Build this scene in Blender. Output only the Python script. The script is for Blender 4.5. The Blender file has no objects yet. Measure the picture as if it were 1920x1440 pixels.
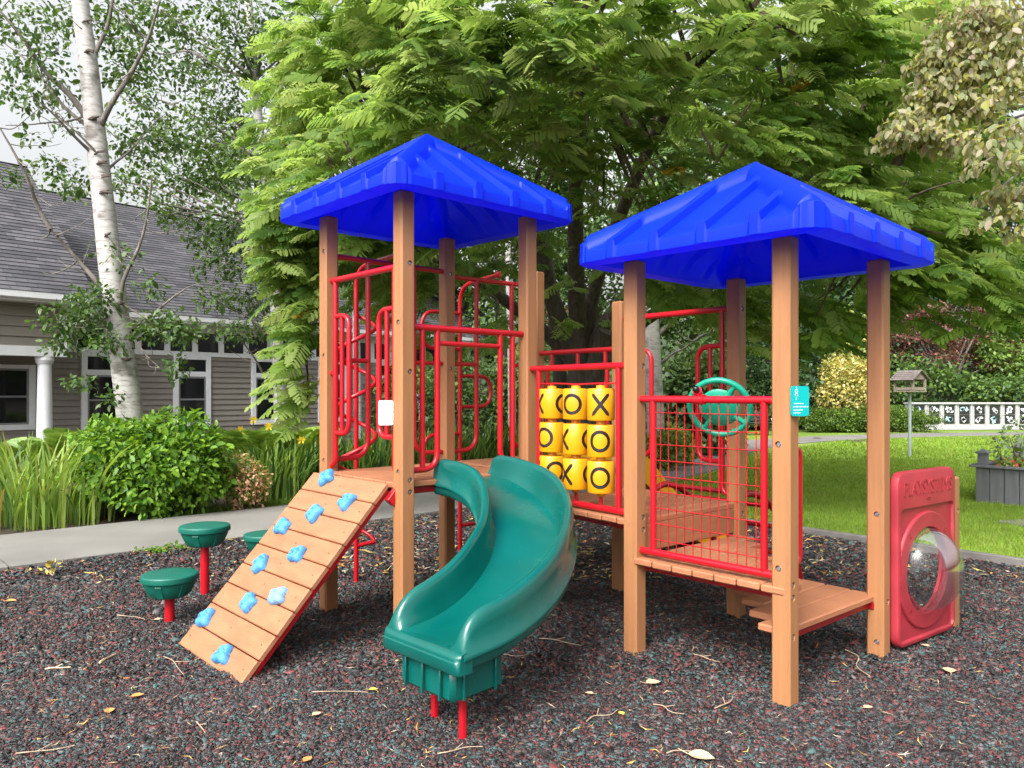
import bpy, bmesh, math, random
import numpy as np
from mathutils import Vector, Matrix
R = math.radians
rnd = random.Random(7)
rng = np.random.default_rng(7)
sc = bpy.context.scene
COL = sc.collection
F = 1442.0
def px(x, y, Y):            # photograph pixel + distance -> point in the place
    return Vector(((x-960)/F*Y, Y, 1.5-(y-735)/F*Y))
def V(*a): return Vector(a)
def xy(p, z=0.0): return Vector((p[0], p[1], z))

# ------------------------------------------------------------------ materials
def nt(name):
    m = bpy.data.materials.new(name); m.use_nodes = True
    n = m.node_tree.nodes; l = m.node_tree.links
    b = n['Principled BSDF']
    return m, n, l, b
def ramp(n, stops):
    r = n.new('ShaderNodeValToRGB'); e = r.color_ramp.elements
    while len(e) < len(stops): e.new(0.5)
    for k, (p, c) in enumerate(stops):
        e[k].position = p; e[k].color = (c[0], c[1], c[2], 1)
    return r
def mat(name, col, rough=0.5, var=0.12, scale=6.0, bump=0.0, bscale=40.0, stretch=(1,1,1), spec=0.5, metal=0.0, coat=0.0, trans=0.0, rvar=0.0):
    m, n, l, b = nt(name)
    tc = n.new('ShaderNodeTexCoord'); mp = n.new('ShaderNodeMapping'); mp.inputs['Scale'].default_value = stretch
    l.new(tc.outputs['Object'], mp.inputs['Vector'])
    no = n.new('ShaderNodeTexNoise'); no.inputs['Scale'].default_value = scale; no.inputs['Detail'].default_value = 6
    l.new(mp.outputs[0], no.inputs['Vector'])
    d = [max(0, c*(1-var)) for c in col]; h = [min(1, c*(1+var)) for c in col]
    rp = ramp(n, [(0.3, d), (0.7, h)]); l.new(no.outputs['Fac'], rp.inputs[0]); l.new(rp.outputs[0], b.inputs['Base Color'])
    b.inputs['Roughness'].default_value = rough; b.inputs['Metallic'].default_value = metal
    b.inputs['Specular IOR Level'].default_value = spec
    if rvar:
        mr = n.new('ShaderNodeMapRange'); mr.inputs[3].default_value = rough-rvar; mr.inputs[4].default_value = rough+rvar
        l.new(no.outputs['Fac'], mr.inputs[0]); l.new(mr.outputs[0], b.inputs['Roughness'])
    if coat: b.inputs['Coat Weight'].default_value = coat; b.inputs['Coat Roughness'].default_value = 0.15
    if bump:
        n2 = n.new('ShaderNodeTexNoise'); n2.inputs['Scale'].default_value = bscale; n2.inputs['Detail'].default_value = 4
        l.new(mp.outputs[0], n2.inputs['Vector'])
        bp = n.new('ShaderNodeBump'); bp.inputs['Strength'].default_value = bump; bp.inputs['Distance'].default_value = 0.01
        l.new(n2.outputs['Fac'], bp.inputs['Height']); l.new(bp.outputs[0], b.inputs['Normal'])
    if trans:
        t = n.new('ShaderNodeBsdfTranslucent'); l.new(rp.outputs[0], t.inputs['Color'])
        mx = n.new('ShaderNodeMixShader'); mx.inputs[0].default_value = trans
        l.new(b.outputs[0], mx.inputs[1]); l.new(t.outputs[0], mx.inputs[2])
        l.new(mx.outputs[0], n['Material Output'].inputs['Surface'])
    return m
def leafmat(name, col, trans=0.35, rough=0.45, tcol=None, var=0.3, scale=1.3):
    m, n, l, b = nt(name)
    tc = n.new('ShaderNodeTexCoord'); no = n.new('ShaderNodeTexNoise'); no.inputs['Scale'].default_value = scale
    no.inputs['Detail'].default_value = 8; no.inputs['Roughness'].default_value = 0.7
    l.new(tc.outputs['Object'], no.inputs['Vector'])
    rp = ramp(n, [(0.3, [c*(1-var) for c in col]), (0.7, [min(1, c*(1+var)) for c in col])])
    l.new(no.outputs['Fac'], rp.inputs[0]); l.new(rp.outputs[0], b.inputs['Base Color'])
    b.inputs['Roughness'].default_value = rough; b.inputs['Specular IOR Level'].default_value = 0.35
    t = n.new('ShaderNodeBsdfTranslucent')
    tcol = tcol or (min(1, col[0]*1.7), min(1, col[1]*1.6), col[2]*0.7)
    t.inputs['Color'].default_value = (*tcol, 1)
    mx = n.new('ShaderNodeMixShader'); mx.inputs[0].default_value = trans
    l.new(b.outputs[0], mx.inputs[1]); l.new(t.outputs[0], mx.inputs[2])
    l.new(mx.outputs[0], n['Material Output'].inputs['Surface'])
    return m

M = {}
M['timber'] = mat('tan_recycled_lumber', (0.33, 0.150, 0.064), 0.5, 0.10, 5, 0.18, 30, (9, 9, 0.5), spec=0.35)
M['plank'] = mat('tan_deck_plank', (0.345, 0.142, 0.070), 0.5, 0.13, 4, 0.25, 30, (1.2, 1.2, 6), spec=0.35)
M['red'] = mat('red_coated_pipe', (0.42, 0.006, 0.014), 0.28, 0.08, 8, 0.04, 60, spec=0.5)
M['darkred'] = mat('dark_red_coated_steel', (0.27, 0.006, 0.010), 0.35, 0.15, 8)
M['blue'] = mat('blue_roof_plastic', (0.002, 0.036, 0.66), 0.40, 0.14, 3, 0.05, 90, spec=0.28, trans=0.46, rvar=0.05)
for _n in M['blue'].node_tree.nodes:
    if _n.type == 'BSDF_TRANSLUCENT':
        for _l in list(_n.inputs['Color'].links): M['blue'].node_tree.links.remove(_l)
        _n.inputs['Color'].default_value = (.003, .050, 1.0, 1)
def scuffed(name, col, scuff, rough):
    m, n, l, b = nt(name); tc = n.new('ShaderNodeTexCoord')
    n1 = n.new('ShaderNodeTexNoise'); n1.inputs['Scale'].default_value = 3.2; n1.inputs['Detail'].default_value = 7; l.new(tc.outputs['Object'], n1.inputs[0])
    mp = n.new('ShaderNodeMapping'); mp.inputs['Scale'].default_value = (60, 7, 30); mp.inputs['Rotation'].default_value = (0, 0, .75); l.new(tc.outputs['Object'], mp.inputs[0])
    n2 = n.new('ShaderNodeTexNoise'); n2.inputs['Scale'].default_value = 1.6; n2.inputs['Detail'].default_value = 5; l.new(mp.outputs[0], n2.inputs[0])
    r1 = ramp(n, [(.3, [c*.88 for c in col]), (.7, [c*1.12 for c in col])]); l.new(n1.outputs['Fac'], r1.inputs[0])
    r2_ = ramp(n, [(.66, (0, 0, 0)), (.80, (.45,)*3)]); l.new(n2.outputs['Fac'], r2_.inputs[0])
    mu = n.new('ShaderNodeMath'); mu.operation = 'MULTIPLY'; l.new(r2_.outputs[0], mu.inputs[0]); l.new(n1.outputs['Fac'], mu.inputs[1])
    mx = n.new('ShaderNodeMixRGB'); l.new(mu.outputs[0], mx.inputs[0]); l.new(r1.outputs[0], mx.inputs[1]); mx.inputs[2].default_value = (*scuff, 1); l.new(mx.outputs[0], b.inputs['Base Color'])
    mr = n.new('ShaderNodeMapRange'); mr.inputs[1].default_value = .3; mr.inputs[2].default_value = .7; mr.inputs[3].default_value = rough-.07; mr.inputs[4].default_value = rough+.12; l.new(n1.outputs['Fac'], mr.inputs[0]); l.new(mr.outputs[0], b.inputs['Roughness'])
    return m
M['green'] = scuffed('green_slide_plastic', (0.001, 0.090, 0.076), (.08, .22, .19), .19)
M['podgreen'] = mat('green_pod_plastic', (0.002, 0.105, 0.075), 0.42, 0.15, 6, 0.15, 160, rvar=0.08)
M['teal'] = mat('teal_wheel_plastic', (0.004, 0.27, 0.165), 0.35, 0.12, 8, 0.06, 90)
M['yellow'] = mat('yellow_plastic', (0.68, 0.30, 0.005), 0.33, 0.08, 5, 0.04, 80)
M['ink'] = mat('black_print', (0.012, 0.010, 0.010), 0.4, 0.05)
M['hold'] = mat('blue_handhold_resin', (0.060, 0.250, 0.53), 0.65, 0.07, 8, 0.4, 140)
M['holdpale'] = mat('pale_blue_handhold_resin', (0.17, 0.34, 0.58), 0.65, 0.08, 8, 0.4, 140)
M['panelred'] = mat('faded_red_panel_plastic', (0.31, 0.022, 0.034), 0.5, 0.16, 6, 0.12, 90, rvar=0.08)
M['steel'] = mat('galvanised_bolt', (0.42, 0.45, 0.50), 0.35, 0.15, 20, metal=0.8)
M['signteal'] = mat('teal_sign_face', (0.0, 0.33, 0.33), 0.35, 0.05)
M['white'] = mat('white_plate', (0.60, 0.63, 0.70), 0.45, 0.04)
M['black'] = mat('black_rubber_knob', (0.01, 0.01, 0.011), 0.3, 0.1)
def glass_dome():
    m, n, l, b = nt('clear_dome_acrylic')
    tr = n.new('ShaderNodeBsdfTransparent'); tr.inputs[0].default_value = (0.93, 0.95, 0.95, 1)
    gl = n.new('ShaderNodeBsdfGlossy'); gl.inputs['Roughness'].default_value = 0.12
    no = n.new('ShaderNodeTexNoise'); no.inputs['Scale'].default_value = 9; no.inputs['Detail'].default_value = 5
    fr = n.new('ShaderNodeFresnel'); fr.inputs[0].default_value = 1.5
    ad = n.new('ShaderNodeMath'); ad.operation = 'MULTIPLY_ADD'; ad.inputs[1].default_value = 0.5; ad.inputs[2].default_value = 0.01
    l.new(fr.outputs[0], ad.inputs[0])
    mx = n.new('ShaderNodeMixShader'); l.new(ad.outputs[0], mx.inputs[0]); l.new(tr.outputs[0], mx.inputs[1]); l.new(gl.outputs[0], mx.inputs[2])
    df = n.new('ShaderNodeBsdfDiffuse'); df.inputs[0].default_value = (0.6, 0.62, 0.6, 1)
    rp = ramp(n, [(0.5, (0.0,)*3), (0.8, (0.035,)*3)]); l.new(no.outputs['Fac'], rp.inputs[0])
    m2 = n.new('ShaderNodeMixShader'); l.new(rp.outputs[0], m2.inputs[0]); l.new(mx.outputs[0], m2.inputs[1]); l.new(df.outputs[0], m2.inputs[2])
    l.new(m2.outputs[0], n['Material Output'].inputs['Surface'])
    return m
M['dome'] = glass_dome()

# ------------------------------------------------------------------ mesh building
def tag(o, label=None, cat=None, group=None, kind=None):
    if label: o['label'] = label
    if cat: o['category'] = cat
    if group: o['group'] = group
    if kind: o['kind'] = kind
    return o
def empty(name, loc, label, cat, group=None):
    o = bpy.data.objects.new(name, None); COL.objects.link(o); o.location = loc; o.empty_display_size = 0.1
    return tag(o, label, cat, group)
def link(name, me, parent=None):
    o = bpy.data.objects.new(name, me); COL.objects.link(o)
    if parent is not None:
        o.parent = parent
        p = parent; off = Vector((0, 0, 0))
        while p is not None: off += p.location; p = p.parent
        o.location = -off if False else o.location
    return o
class MB:
    def __init__(s): s.v = []; s.f = []; s.m = []
    def add(s, vs, fs, mi=0):
        o = len(s.v); s.v += [tuple(v) for v in vs]; s.f += [tuple(i+o for i in f) for f in fs]; s.m += [mi]*len(fs)
    def build(s, name, mats, parent=None, smooth=30, recalc=True):
        me = bpy.data.meshes.new(name); me.from_pydata(s.v, [], s.f)
        if not isinstance(mats, (list, tuple)): mats = [mats]
        for mm in mats: me.materials.append(mm)
        me.polygons.foreach_set('material_index', s.m)
        if recalc:
            bm = bmesh.new(); bm.from_mesh(me); bmesh.ops.recalc_face_normals(bm, faces=bm.faces); bm.to_mesh(me); bm.free()
        finish(me, smooth)
        return place(link(name, me, None), parent)
def finish(me, smooth):
    if smooth:
        me.polygons.foreach_set('use_smooth', [True]*len(me.polygons))
        if smooth < 180: me.set_sharp_from_angle(angle=R(smooth))
    me.update()
def wloc(o):
    t = Vector((0, 0, 0))
    while o is not None: t += o.location; o = o.parent
    return t
def place(o, parent):
    """meshes are written in world coordinates: keep them there, origin at the middle of their base"""
    me = o.data; n = len(me.vertices)
    co = np.empty(n*3, np.float32); me.vertices.foreach_get('co', co); co = co.reshape(-1, 3)
    c = np.array([(co[:, 0].min()+co[:, 0].max())/2, (co[:, 1].min()+co[:, 1].max())/2, co[:, 2].min()])
    me.vertices.foreach_set('co', (co-c).ravel().astype(np.float32)); me.update()
    c = Vector(c.tolist())
    if parent is not None: o.parent = parent; o.location = c-wloc(parent)
    else: o.location = c
    return o
def arrays(name, verts, faces, mats, parent=None, midx=None, smooth=0):
    """verts (N,3), faces (M,k) with one k"""
    me = bpy.data.meshes.new(name); verts = np.ascontiguousarray(verts, np.float32); faces = np.ascontiguousarray(faces, np.int32)
    k = faces.shape[1]; nf = len(faces)
    me.vertices.add(len(verts)); me.vertices.foreach_set('co', verts.ravel())
    me.loops.add(nf*k); me.loops.foreach_set('vertex_index', faces.ravel())
    me.polygons.add(nf); me.polygons.foreach_set('loop_start', np.arange(0, nf*k, k, dtype=np.int32))
    for mm in mats: me.materials.append(mm)
    if midx is not None: me.polygons.foreach_set('material_index', np.asarray(midx, np.int32))
    if smooth: me.polygons.foreach_set('use_smooth', np.ones(nf, bool))
    me.update(calc_edges=True); me.validate()
    return place(link(name, me), parent)

def cbox(mb, c, ax, h, ch=0.004, mi=0):
    """chamfered box: centre, three unit axes, half sizes"""
    c = Vector(c); ax = [Vector(a).normalized() for a in ax]
    ch = min(ch, min(h)*0.49)
    vid = {}; vs = []
    for sx in (-1, 1):
        for sy in (-1, 1):
            for sz in (-1, 1):
                for k in range(3):
                    d = [h[i]-(0 if i == k else ch) for i in range(3)]
                    vid[(sx, sy, sz, k)] = len(vs)
                    vs.append(c+ax[0]*(sx*d[0])+ax[1]*(sy*d[1])+ax[2]*(sz*d[2]))
    fs = []
    for k in range(3):
        a, b = [i for i in range(3) if i != k]
        for s in (-1, 1):
            q = []
            for (sa, sb) in ((-1, -1), (1, -1), (1, 1), (-1, 1)):
                g = [0, 0, 0]; g[k] = s; g[a] = sa; g[b] = sb; q.append(vid[(*g, k)])
            fs.append(q)
    for k in range(3):
        a, b = [i for i in range(3) if i != k]
        for sa in (-1, 1):
            for sb in (-1, 1):
                g0 = [0, 0, 0]; g0[a] = sa; g0[b] = sb; g1 = list(g0); g0[k] = -1; g1[k] = 1
                fs.append((vid[(*g0, a)], vid[(*g1, a)], vid[(*g1, b)], vid[(*g0, b)]))
    for sx in (-1, 1):
        for sy in (-1, 1):
            for sz in (-1, 1): fs.append(tuple(vid[(sx, sy, sz, k)] for k in range(3)))
    mb.add(vs, fs, mi)
EX, EY, EZ = V(1, 0, 0), V(0, 1, 0), V(0, 0, 1)
def box(mb, x0, x1, y0, y1, z0, z1, ch=0.004, mi=0):
    cbox(mb, ((x0+x1)/2, (y0+y1)/2, (z0+z1)/2), (EX, EY, EZ), ((x1-x0)/2, (y1-y0)/2, (z1-z0)/2), ch, mi)
def tube(mb, pts, r, n=10, mi=0, cap=True):
    pts = [Vector(p) for p in pts]; m = len(pts)
    rs = r if isinstance(r, (list, tuple)) else [r]*m
    T = []
    for i in range(m):
        t = pts[min(i+1, m-1)]-pts[max(i-1, 0)]
        T.append(t.normalized() if t.length > 1e-9 else EZ)
    up = EZ if abs(T[0].z) < 0.9 else EX
    nrm = T[0].cross(up).normalized(); vs = []; fs = []
    for i in range(m):
        nrm = (nrm-T[i]*nrm.dot(T[i])).normalized(); b = T[i].cross(nrm)
        for k in range(n):
            a = 2*math.pi*k/n; vs.append(pts[i]+(nrm*math.cos(a)+b*math.sin(a))*rs[i])
    for i in range(m-1):
        for k in range(n):
            k2 = (k+1) % n; fs.append((i*n+k, i*n+k2, (i+1)*n+k2, (i+1)*n+k))
    if cap: fs.append(tuple(range(n-1, -1, -1))); fs.append(tuple((m-1)*n+k for k in range(n)))
    mb.add(vs, fs, mi)
def rounded(pts, rad, seg=6):
    """polyline with filleted corners"""
    pts = [Vector(p) for p in pts]; out = [pts[0]]
    for i in range(1, len(pts)-1):
        a, b, c = pts[i-1], pts[i], pts[i+1]
        d1 = (a-b); d2 = (c-b); r = min(rad, d1.length*0.49, d2.length*0.49)
        p0 = b+d1.normalized()*r; p1 = b+d2.normalized()*r
        for k in range(seg+1):
            t = k/seg; out.append(p0*(1-t)**2+b*2*t*(1-t)+p1*t*t)
    out.append(pts[-1]); return out
def catmull(pts, seg=6):
    pts = [Vector(p) for p in pts]; P = [pts[0]*2-pts[1]]+pts+[pts[-1]*2-pts[-2]]; out = []
    for i in range(1, len(P)-2):
        for k in range(seg):
            t = k/seg; a, b, c, d = P[i-1], P[i], P[i+1], P[i+2]
            out.append(0.5*((2*b)+(c-a)*t+(2*a-5*b+4*c-d)*t*t+(3*b-a-3*c+d)*t**3))
    out.append(pts[-1]); return out
def lathe(mb, prof, c, n=32, mi=0, ax=EZ, ref=None, cap=True):
    """prof: (radius, height) pairs along ax"""
    c = Vector(c); ax = Vector(ax).normalized(); u = ref or (ax.cross(EX) if abs(ax.x) < 0.9 else ax.cross(EY)); u = u.normalized(); w = ax.cross(u)
    vs = []; fs = []
    for (r, h) in prof:
        for k in range(n):
            a = 2*math.pi*k/n; vs.append(c+ax*h+(u*math.cos(a)+w*math.sin(a))*r)
    for i in range(len(prof)-1):
        for k in range(n):
            k2 = (k+1) % n; fs.append((i*n+k, i*n+k2, (i+1)*n+k2, (i+1)*n+k))
    if cap:
        fs.append(tuple(range(n-1, -1, -1))); fs.append(tuple((len(prof)-1)*n+k for k in range(n)))
    mb.add(vs, fs, mi)
def text_mesh(s, size, extrude):
    cu = bpy.data.curves.new('t', 'FONT'); cu.body = s; cu.size = size; cu.extrude = extrude; cu.align_x = 'CENTER'; cu.align_y = 'CENTER'
    cu.resolution_u = 3
    o = bpy.data.objects.new('t', cu); COL.objects.link(o)
    dg = bpy.context.evaluated_depsgraph_get(); me = bpy.data.meshes.new_from_object(o.evaluated_get(dg))
    bpy.data.objects.remove(o); bpy.data.curves.remove(cu)
    return me
# ================================================================== THE PLAY STRUCTURE
PLAY = empty('play_structure', (0.6, 5.0, 0), 'playground structure of tan posts, two blue roofs and a green slide on rubber mulch', 'play structure')
L1, F1, R1, B1 = V(-1.248, 5.235), V(-.642, 4.562), V(.105, 5.235), V(-.505, 5.97)
L2, F2, R2, B2 = V(.703, 4.409), V(1.321, 3.720), V(2.083, 4.373), V(1.486, 5.10)
P02, P12, PB = V(.215, 6.61), V(.825, 5.877), V(2.775, 4.885)
UU, VV = V(.655, -.756), V(.743, .669)            # post face directions
PW = .098
# posts: base, height, bolts (face, px x, px y)
posts = [(L1, 2.69, [('v', 2.45), ('v', 1.745), ('v', 1.04)], .02), (F1, 2.69, [('v', 1.91), ('v', 1.03), ('u', 2.26), ('u', 1.62), ('u', .98), ('u', .91)], .012),
         (R1, 2.69, [], 0), (B1, 2.69, [('u', 2.41), ('u', 1.68)], 0),
         (L2, 2.25, [('u', 1.647), ('u', .785), ('u', .715)], .02), (F2, 2.25, [('v', 1.247), ('v', .65), ('u', .575), ('u', .515), ('u', .326)], -.01),
         (R2, 2.25, [('v', .81), ('v', .09), ('u', .315)], .01), (B2, 2.25, [('u', 2.05), ('u', .765), ('u', .70)], 0),
         (P02, 2.53, [], 0), (P12, 2.19, [], 0), (PB, .965, [('u', .75)], .01)]
def nrm_of(f): return {'u': UU.to_3d(), 'v': -VV.to_3d()}[f]
for (b, h, bolts, off) in posts:
    mb = MB(); cbox(mb, (b.x, b.y, h/2-.12), (UU.to_3d(), VV.to_3d(), EZ), (PW/2, PW/2, h/2+.12), .011)
    p = mb.build('post', [M['timber']], PLAY, 30)
    if bolts:
        cut = MB(); bl = []
        for (f, z) in bolts:
            n = nrm_of(f); side = (VV if f == 'u' else UU).to_3d()
            c = V(b.x, b.y, z)+n*(PW/2)+side*off
            lathe(cut, [(.0165, -.016), (.0165, .02)], c, 20, 0, n); bl.append((c, n))
        c0 = cut.build('cut', [M['timber']], None, 0)
        md = p.modifiers.new('b', 'BOOLEAN'); md.object = c0; md.operation = 'DIFFERENCE'; md.solver = 'EXACT'
        dg = bpy.context.evaluated_depsgraph_get(); me = bpy.data.meshes.new_from_object(p.evaluated_get(dg))
        p.modifiers.clear(); p.data = me; bpy.data.objects.remove(c0)
        finish(me, 30)
        for (c, n) in bl:
            k = MB(); lathe(k, [(.0125, -.0155), (.0125, -.012)], c, 18, 0, n); lathe(k, [(.0085, -.012), (.0085, -.006), (.007, -.004)], c, 6, 0, n)
            k.build('bolt', [M['steel']], p, 30)

# ---- roofs: one moulded sheet each, standing ribs, rolled hips, fascia, inner lip
def roof(c, zb, zt, apex, A, name='roof'):
    N = 180
    right = V(.97, 0).normalized()*A*math.sqrt(2); back = V(.06, .97).normalized()*A*math.sqrt(2)
    ua = (right-back)/2; va = (right+back)/2
    def prof(d, w, soft):
        t = max(0.0, min(1.0, (w-abs(d))/soft)); return t*t*(3-2*t)
    ribs = (-.6, -.2, .2, .6)
    def H(a, b):                       # a,b in -1..1
        m = max(abs(a), abs(b)); h = 1-m
        lat = b if abs(a) > abs(b) else a
        rb = max(prof(lat-q, .046, .011) for q in ribs)
        hd = abs(abs(a)-abs(b))*.707/.105; hip = math.sqrt(max(0, 1-hd*hd)) if hd < 1 else 0
        tp = max(0, 1-m/.06)
        return h, max(rb*.044, hip*.060)+.0*tp
    def pos(a, b):
        # rounded corner
        s = abs(a)+abs(b); cut = max(0, s-1.86)
        k = .42*cut*1.0
        return c+ua*(a-math.copysign(k, a) if cut else a)+va*(b-math.copysign(k, b) if cut else b)
    mb = MB(); vs = []; fs = []; rise = apex-.045-zt
    g = [-1+2*i/N for i in range(N+1)]
    for i in range(N+1):
        for j in range(N+1):
            a, b = g[i], g[j]; h, e = H(a, b); p = pos(a, b)
            vs.append((p.x, p.y, zt+rise*h+e))
    for i in range(N):
        for j in range(N): fs.append((i*(N+1)+j, (i+1)*(N+1)+j, (i+1)*(N+1)+j+1, i*(N+1)+j+1))
    # boundary loop
    loop = [(i, 0) for i in range(N)]+[(N, j) for j in range(N)]+[(N-i, N) for i in range(N)]+[(0, N-j) for j in range(N)]
    def ring(z, off, knuckle, keeptop=False):
        ids = []
        for (i, j) in loop:
            a, b = g[i], g[j]; p = pos(a, b); lat = a if j in (0, N) else b
            h, e = H(a, b)
            if i in (0, N) and j in (0, N): nn = (ua*a+va*b).normalized(); 
            elif j in (0, N): nn = (va*b).normalized()
            else: nn = (ua*a).normalized()
            kk = max([prof(lat-q, .055, .018) for q in ribs]+[prof(1-abs(lat), .10, .03)])
            if off < -.05: s_ = 1+off*1.054/A; p = c+ua*(a*s_)+va*(b*s_)
            else: p = p+nn*(off+kk*knuckle)
            ids.append(len(vs)); vs.append((p.x, p.y, (zt+e-.012) if keeptop else z))
        return ids
    top = [i*(N+1)+j for (i, j) in loop]
    rings = [top, ring(0, .012, .012, True), ring(zb+.03, .016, .012), ring(zb+.004, .016, .012), ring(zb-.001, .008, .008), ring(zb, -.10, 0), ring(zb+.022, -.112, 0)]
    for r0, r1 in zip(rings, rings[1:]):
        n = len(r0)
        for k in range(n): fs.append((r0[k], r0[(k+1) % n], r1[(k+1) % n], r1[k]))
    # inner skin
    base = len(vs); N2 = 60; s = 1-.118/A
    g2 = [(-1+2*i/N2) for i in range(N2+1)]
    for i in range(N2+1):
        for j in range(N2+1):
            a, b = g2[i], g2[j]; h, e = H(a, b); p = c+ua*(a*s)+va*(b*s)
            hh = 1-max(abs(a), abs(b)); bl = min(1, hh/.12)
            vs.append((p.x, p.y, zb+.022+bl*(zt-zb-.022-.02)*1.0+(rise-.03)*s*h*1.0+e*bl))
    for i in range(N2):
        for j in range(N2): fs.append(tuple(base+x for x in (i*(N2+1)+j, i*(N2+1)+j+1, (i+1)*(N2+1)+j+1, (i+1)*(N2+1)+j)))
    mb.add(vs, fs); return mb.build(name, [M['blue']], PLAY, 36, recalc=False)
roof(V(-.582, 5.25), 2.655, 2.728, 3.25, .725)
r2 = roof(V(1.392, 4.39), 2.223, 2.296, 2.80, .735)

# ---- decks
def lerp(a, b, t): return a+(b-a)*t
def deck(corner, u, v, ranges, z, name='deck', th=.036, ext0=0.0, frame=None):
    """planks run along v; ranges: per plank (v0, v1) fractions"""
    n = len(ranges); mb = MB(); w = u.length/n
    un, vn = u.normalized(), v.normalized()
    for k, (v0, v1) in enumerate(ranges):
        a = corner+u*((k+.5)/n)+v*v0-vn*(ext0 if v0 == 0 else 0); b = corner+u*((k+.5)/n)+v*v1
        m = (a+b)/2; L = (b-a).length
        if L < .05: continue
        cbox(mb, (m.x, m.y, z-th/2+rnd.uniform(-.0015, .0015)), (un.to_3d(), vn.to_3d(), EZ), (w/2-.004, L/2, th/2), .006)
        for q in (.06, L-.06):
            pass
    o = mb.build(name, [M['plank']], PLAY, 30)
    if frame:
        f = MB()
        cen = sum((a for a, b in frame), V(0, 0))/len(frame)
        for (a, b) in frame:
            dd = (b-a).normalized(); ins = V(-dd.y, dd.x)
            if ins.dot(cen-a) < 0: ins = -ins
            a = a+ins*.045; b = b+ins*.045
            d = (b-a); m = (a+b)/2; dn = d.normalized().to_3d(); sn = dn.cross(EZ)
            cbox(f, (m.x, m.y, z-th-.023), (dn, sn, EZ), (d.length/2, .014, .021), .005)
        f.build('deck_frame', [M['darkred']], o, 30)
    return o
u1, v1 = F1-L1, B1-L1
deck(L1, u1, R1-F1, [(0, 1)]*7, .965, frame=[(L1, F1), (F1, R1), (R1, B1), (B1, L1)], ext0=.05)
deck(B1, R1-B1, P12-R1, [(0.03, 1)]*7, .962, frame=[(B1, P02), (P02, P12), (P12, R1)])
deck(lerp(R1, L2, .02), L2-R1, B2-L2, [(0, 1)]*8, .772, frame=[(R1, L2), (L2, B2), (B2, P12), (P12, R1)], ext0=.05)
u2, v2 = F2-L2, B2-L2
deck(lerp(L2, F2, .03), u2, v2, [(0, 1-max(0, (k+.2)/7)) for k in range(7)], .562, frame=[(L2, F2), (L2, B2)], ext0=.055)
deck(lerp(B2, R2, .0), R2-B2, R2-F2, [(-((k+1)/6)*1.0, 0) for k in range(6)], .350, frame=[(F2, R2), (R2, B2)])
mb = MB()                                                                     # riser board between the decks
m = (L2+B2)/2; d = (B2-L2)
cbox(mb, (m.x, m.y, .655), (d.to_3d(), UU.to_3d(), EZ), (d.length/2-.05, .016, .082), .006)
mb.build('riser_board', [M['plank']], PLAY)
mb = MB(); tube(mb, [xy(lerp(B2, F2, t), .53-.03) for t in (.03, .97)], .022, 10); mb.build('deck_edge_bar', [M['darkred']], PLAY)

# ---- climbing ramp with nine boards and resin handholds
TL, TR = V(-1.335, 5.185, .965), V(-.735, 4.52, .965)
BL, BR = V(-1.985, 4.575, .0), V(-1.395, 3.93, .0)
du = ((TR-TL)+(BR-BL)).normalized(); dv = ((BL-TL)+(BR-TR)); dv = (dv-du*dv.dot(du)).normalized(); dn = du.cross(dv).normalized()
if dn.z < 0: dn = -dn
RW = ((TR-TL).length+(BR-BL).length)/2; RL = ((BL-TL).length+(BR-TR).length)/2
top = (TL+TR)/2
mb = MB(); nb = 9; bw = RL/nb
for k in range(nb):
    cbox(mb, top+dv*((k+.5)*bw)-dn*.016, (du, dv, dn), (RW/2, bw/2-.003, .016), .005)
ramp_o = mb.build('climbing_ramp', [M['plank']], PLAY)
mb = MB()
for s in (-1, 1):
    cbox(mb, top+dv*(RL/2)+du*(s*(RW/2-.035))-dn*.050, (du, dv, dn), (.014, RL/2-.02, .017), .004)
for t in (.02, .5, .93): cbox(mb, top+dv*(RL*t)-dn*.05, (du, dv, dn), (RW/2-.055, .018, .016), .004)
cbox(mb, TR+V(.05, .05, -.06), (du, dv, dn), (.02, .08, .03), .004)
mb.build('ramp_frame', [M['red']], ramp_o)
mb = MB()
for k in range(nb):
    for s in (-.43, -.02, .43):
        sc_ = MB(); lathe(sc_, [(.0045, -.001), (.0045, .0012)], top+dv*((k+.5)*bw)+du*(s*RW), 8, 0, dn); sc_.build('screw', [M['darkred']], ramp_o)
def ray_ramp(x, y):
    d = V((x-960)/F, 1, -(y-735)/F); o = V(0, 0, 1.5)
    t = (top-o).dot(dn)/d.dot(dn); return o+d*t
bpy_holds = [(614, 898, 0, .2), (653, 942, 0, 2.6), (592, 966, 0, 1.0), (532, 990, 0, 4.0), (560, 1041, 0, 5.3), (492, 1058, 0, 1.7), (522, 1122, 1, 3.6), (468, 1133, 0, .9), (388, 1160, 0, 5.0), (421, 1229, 0, 2.2)]
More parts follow.
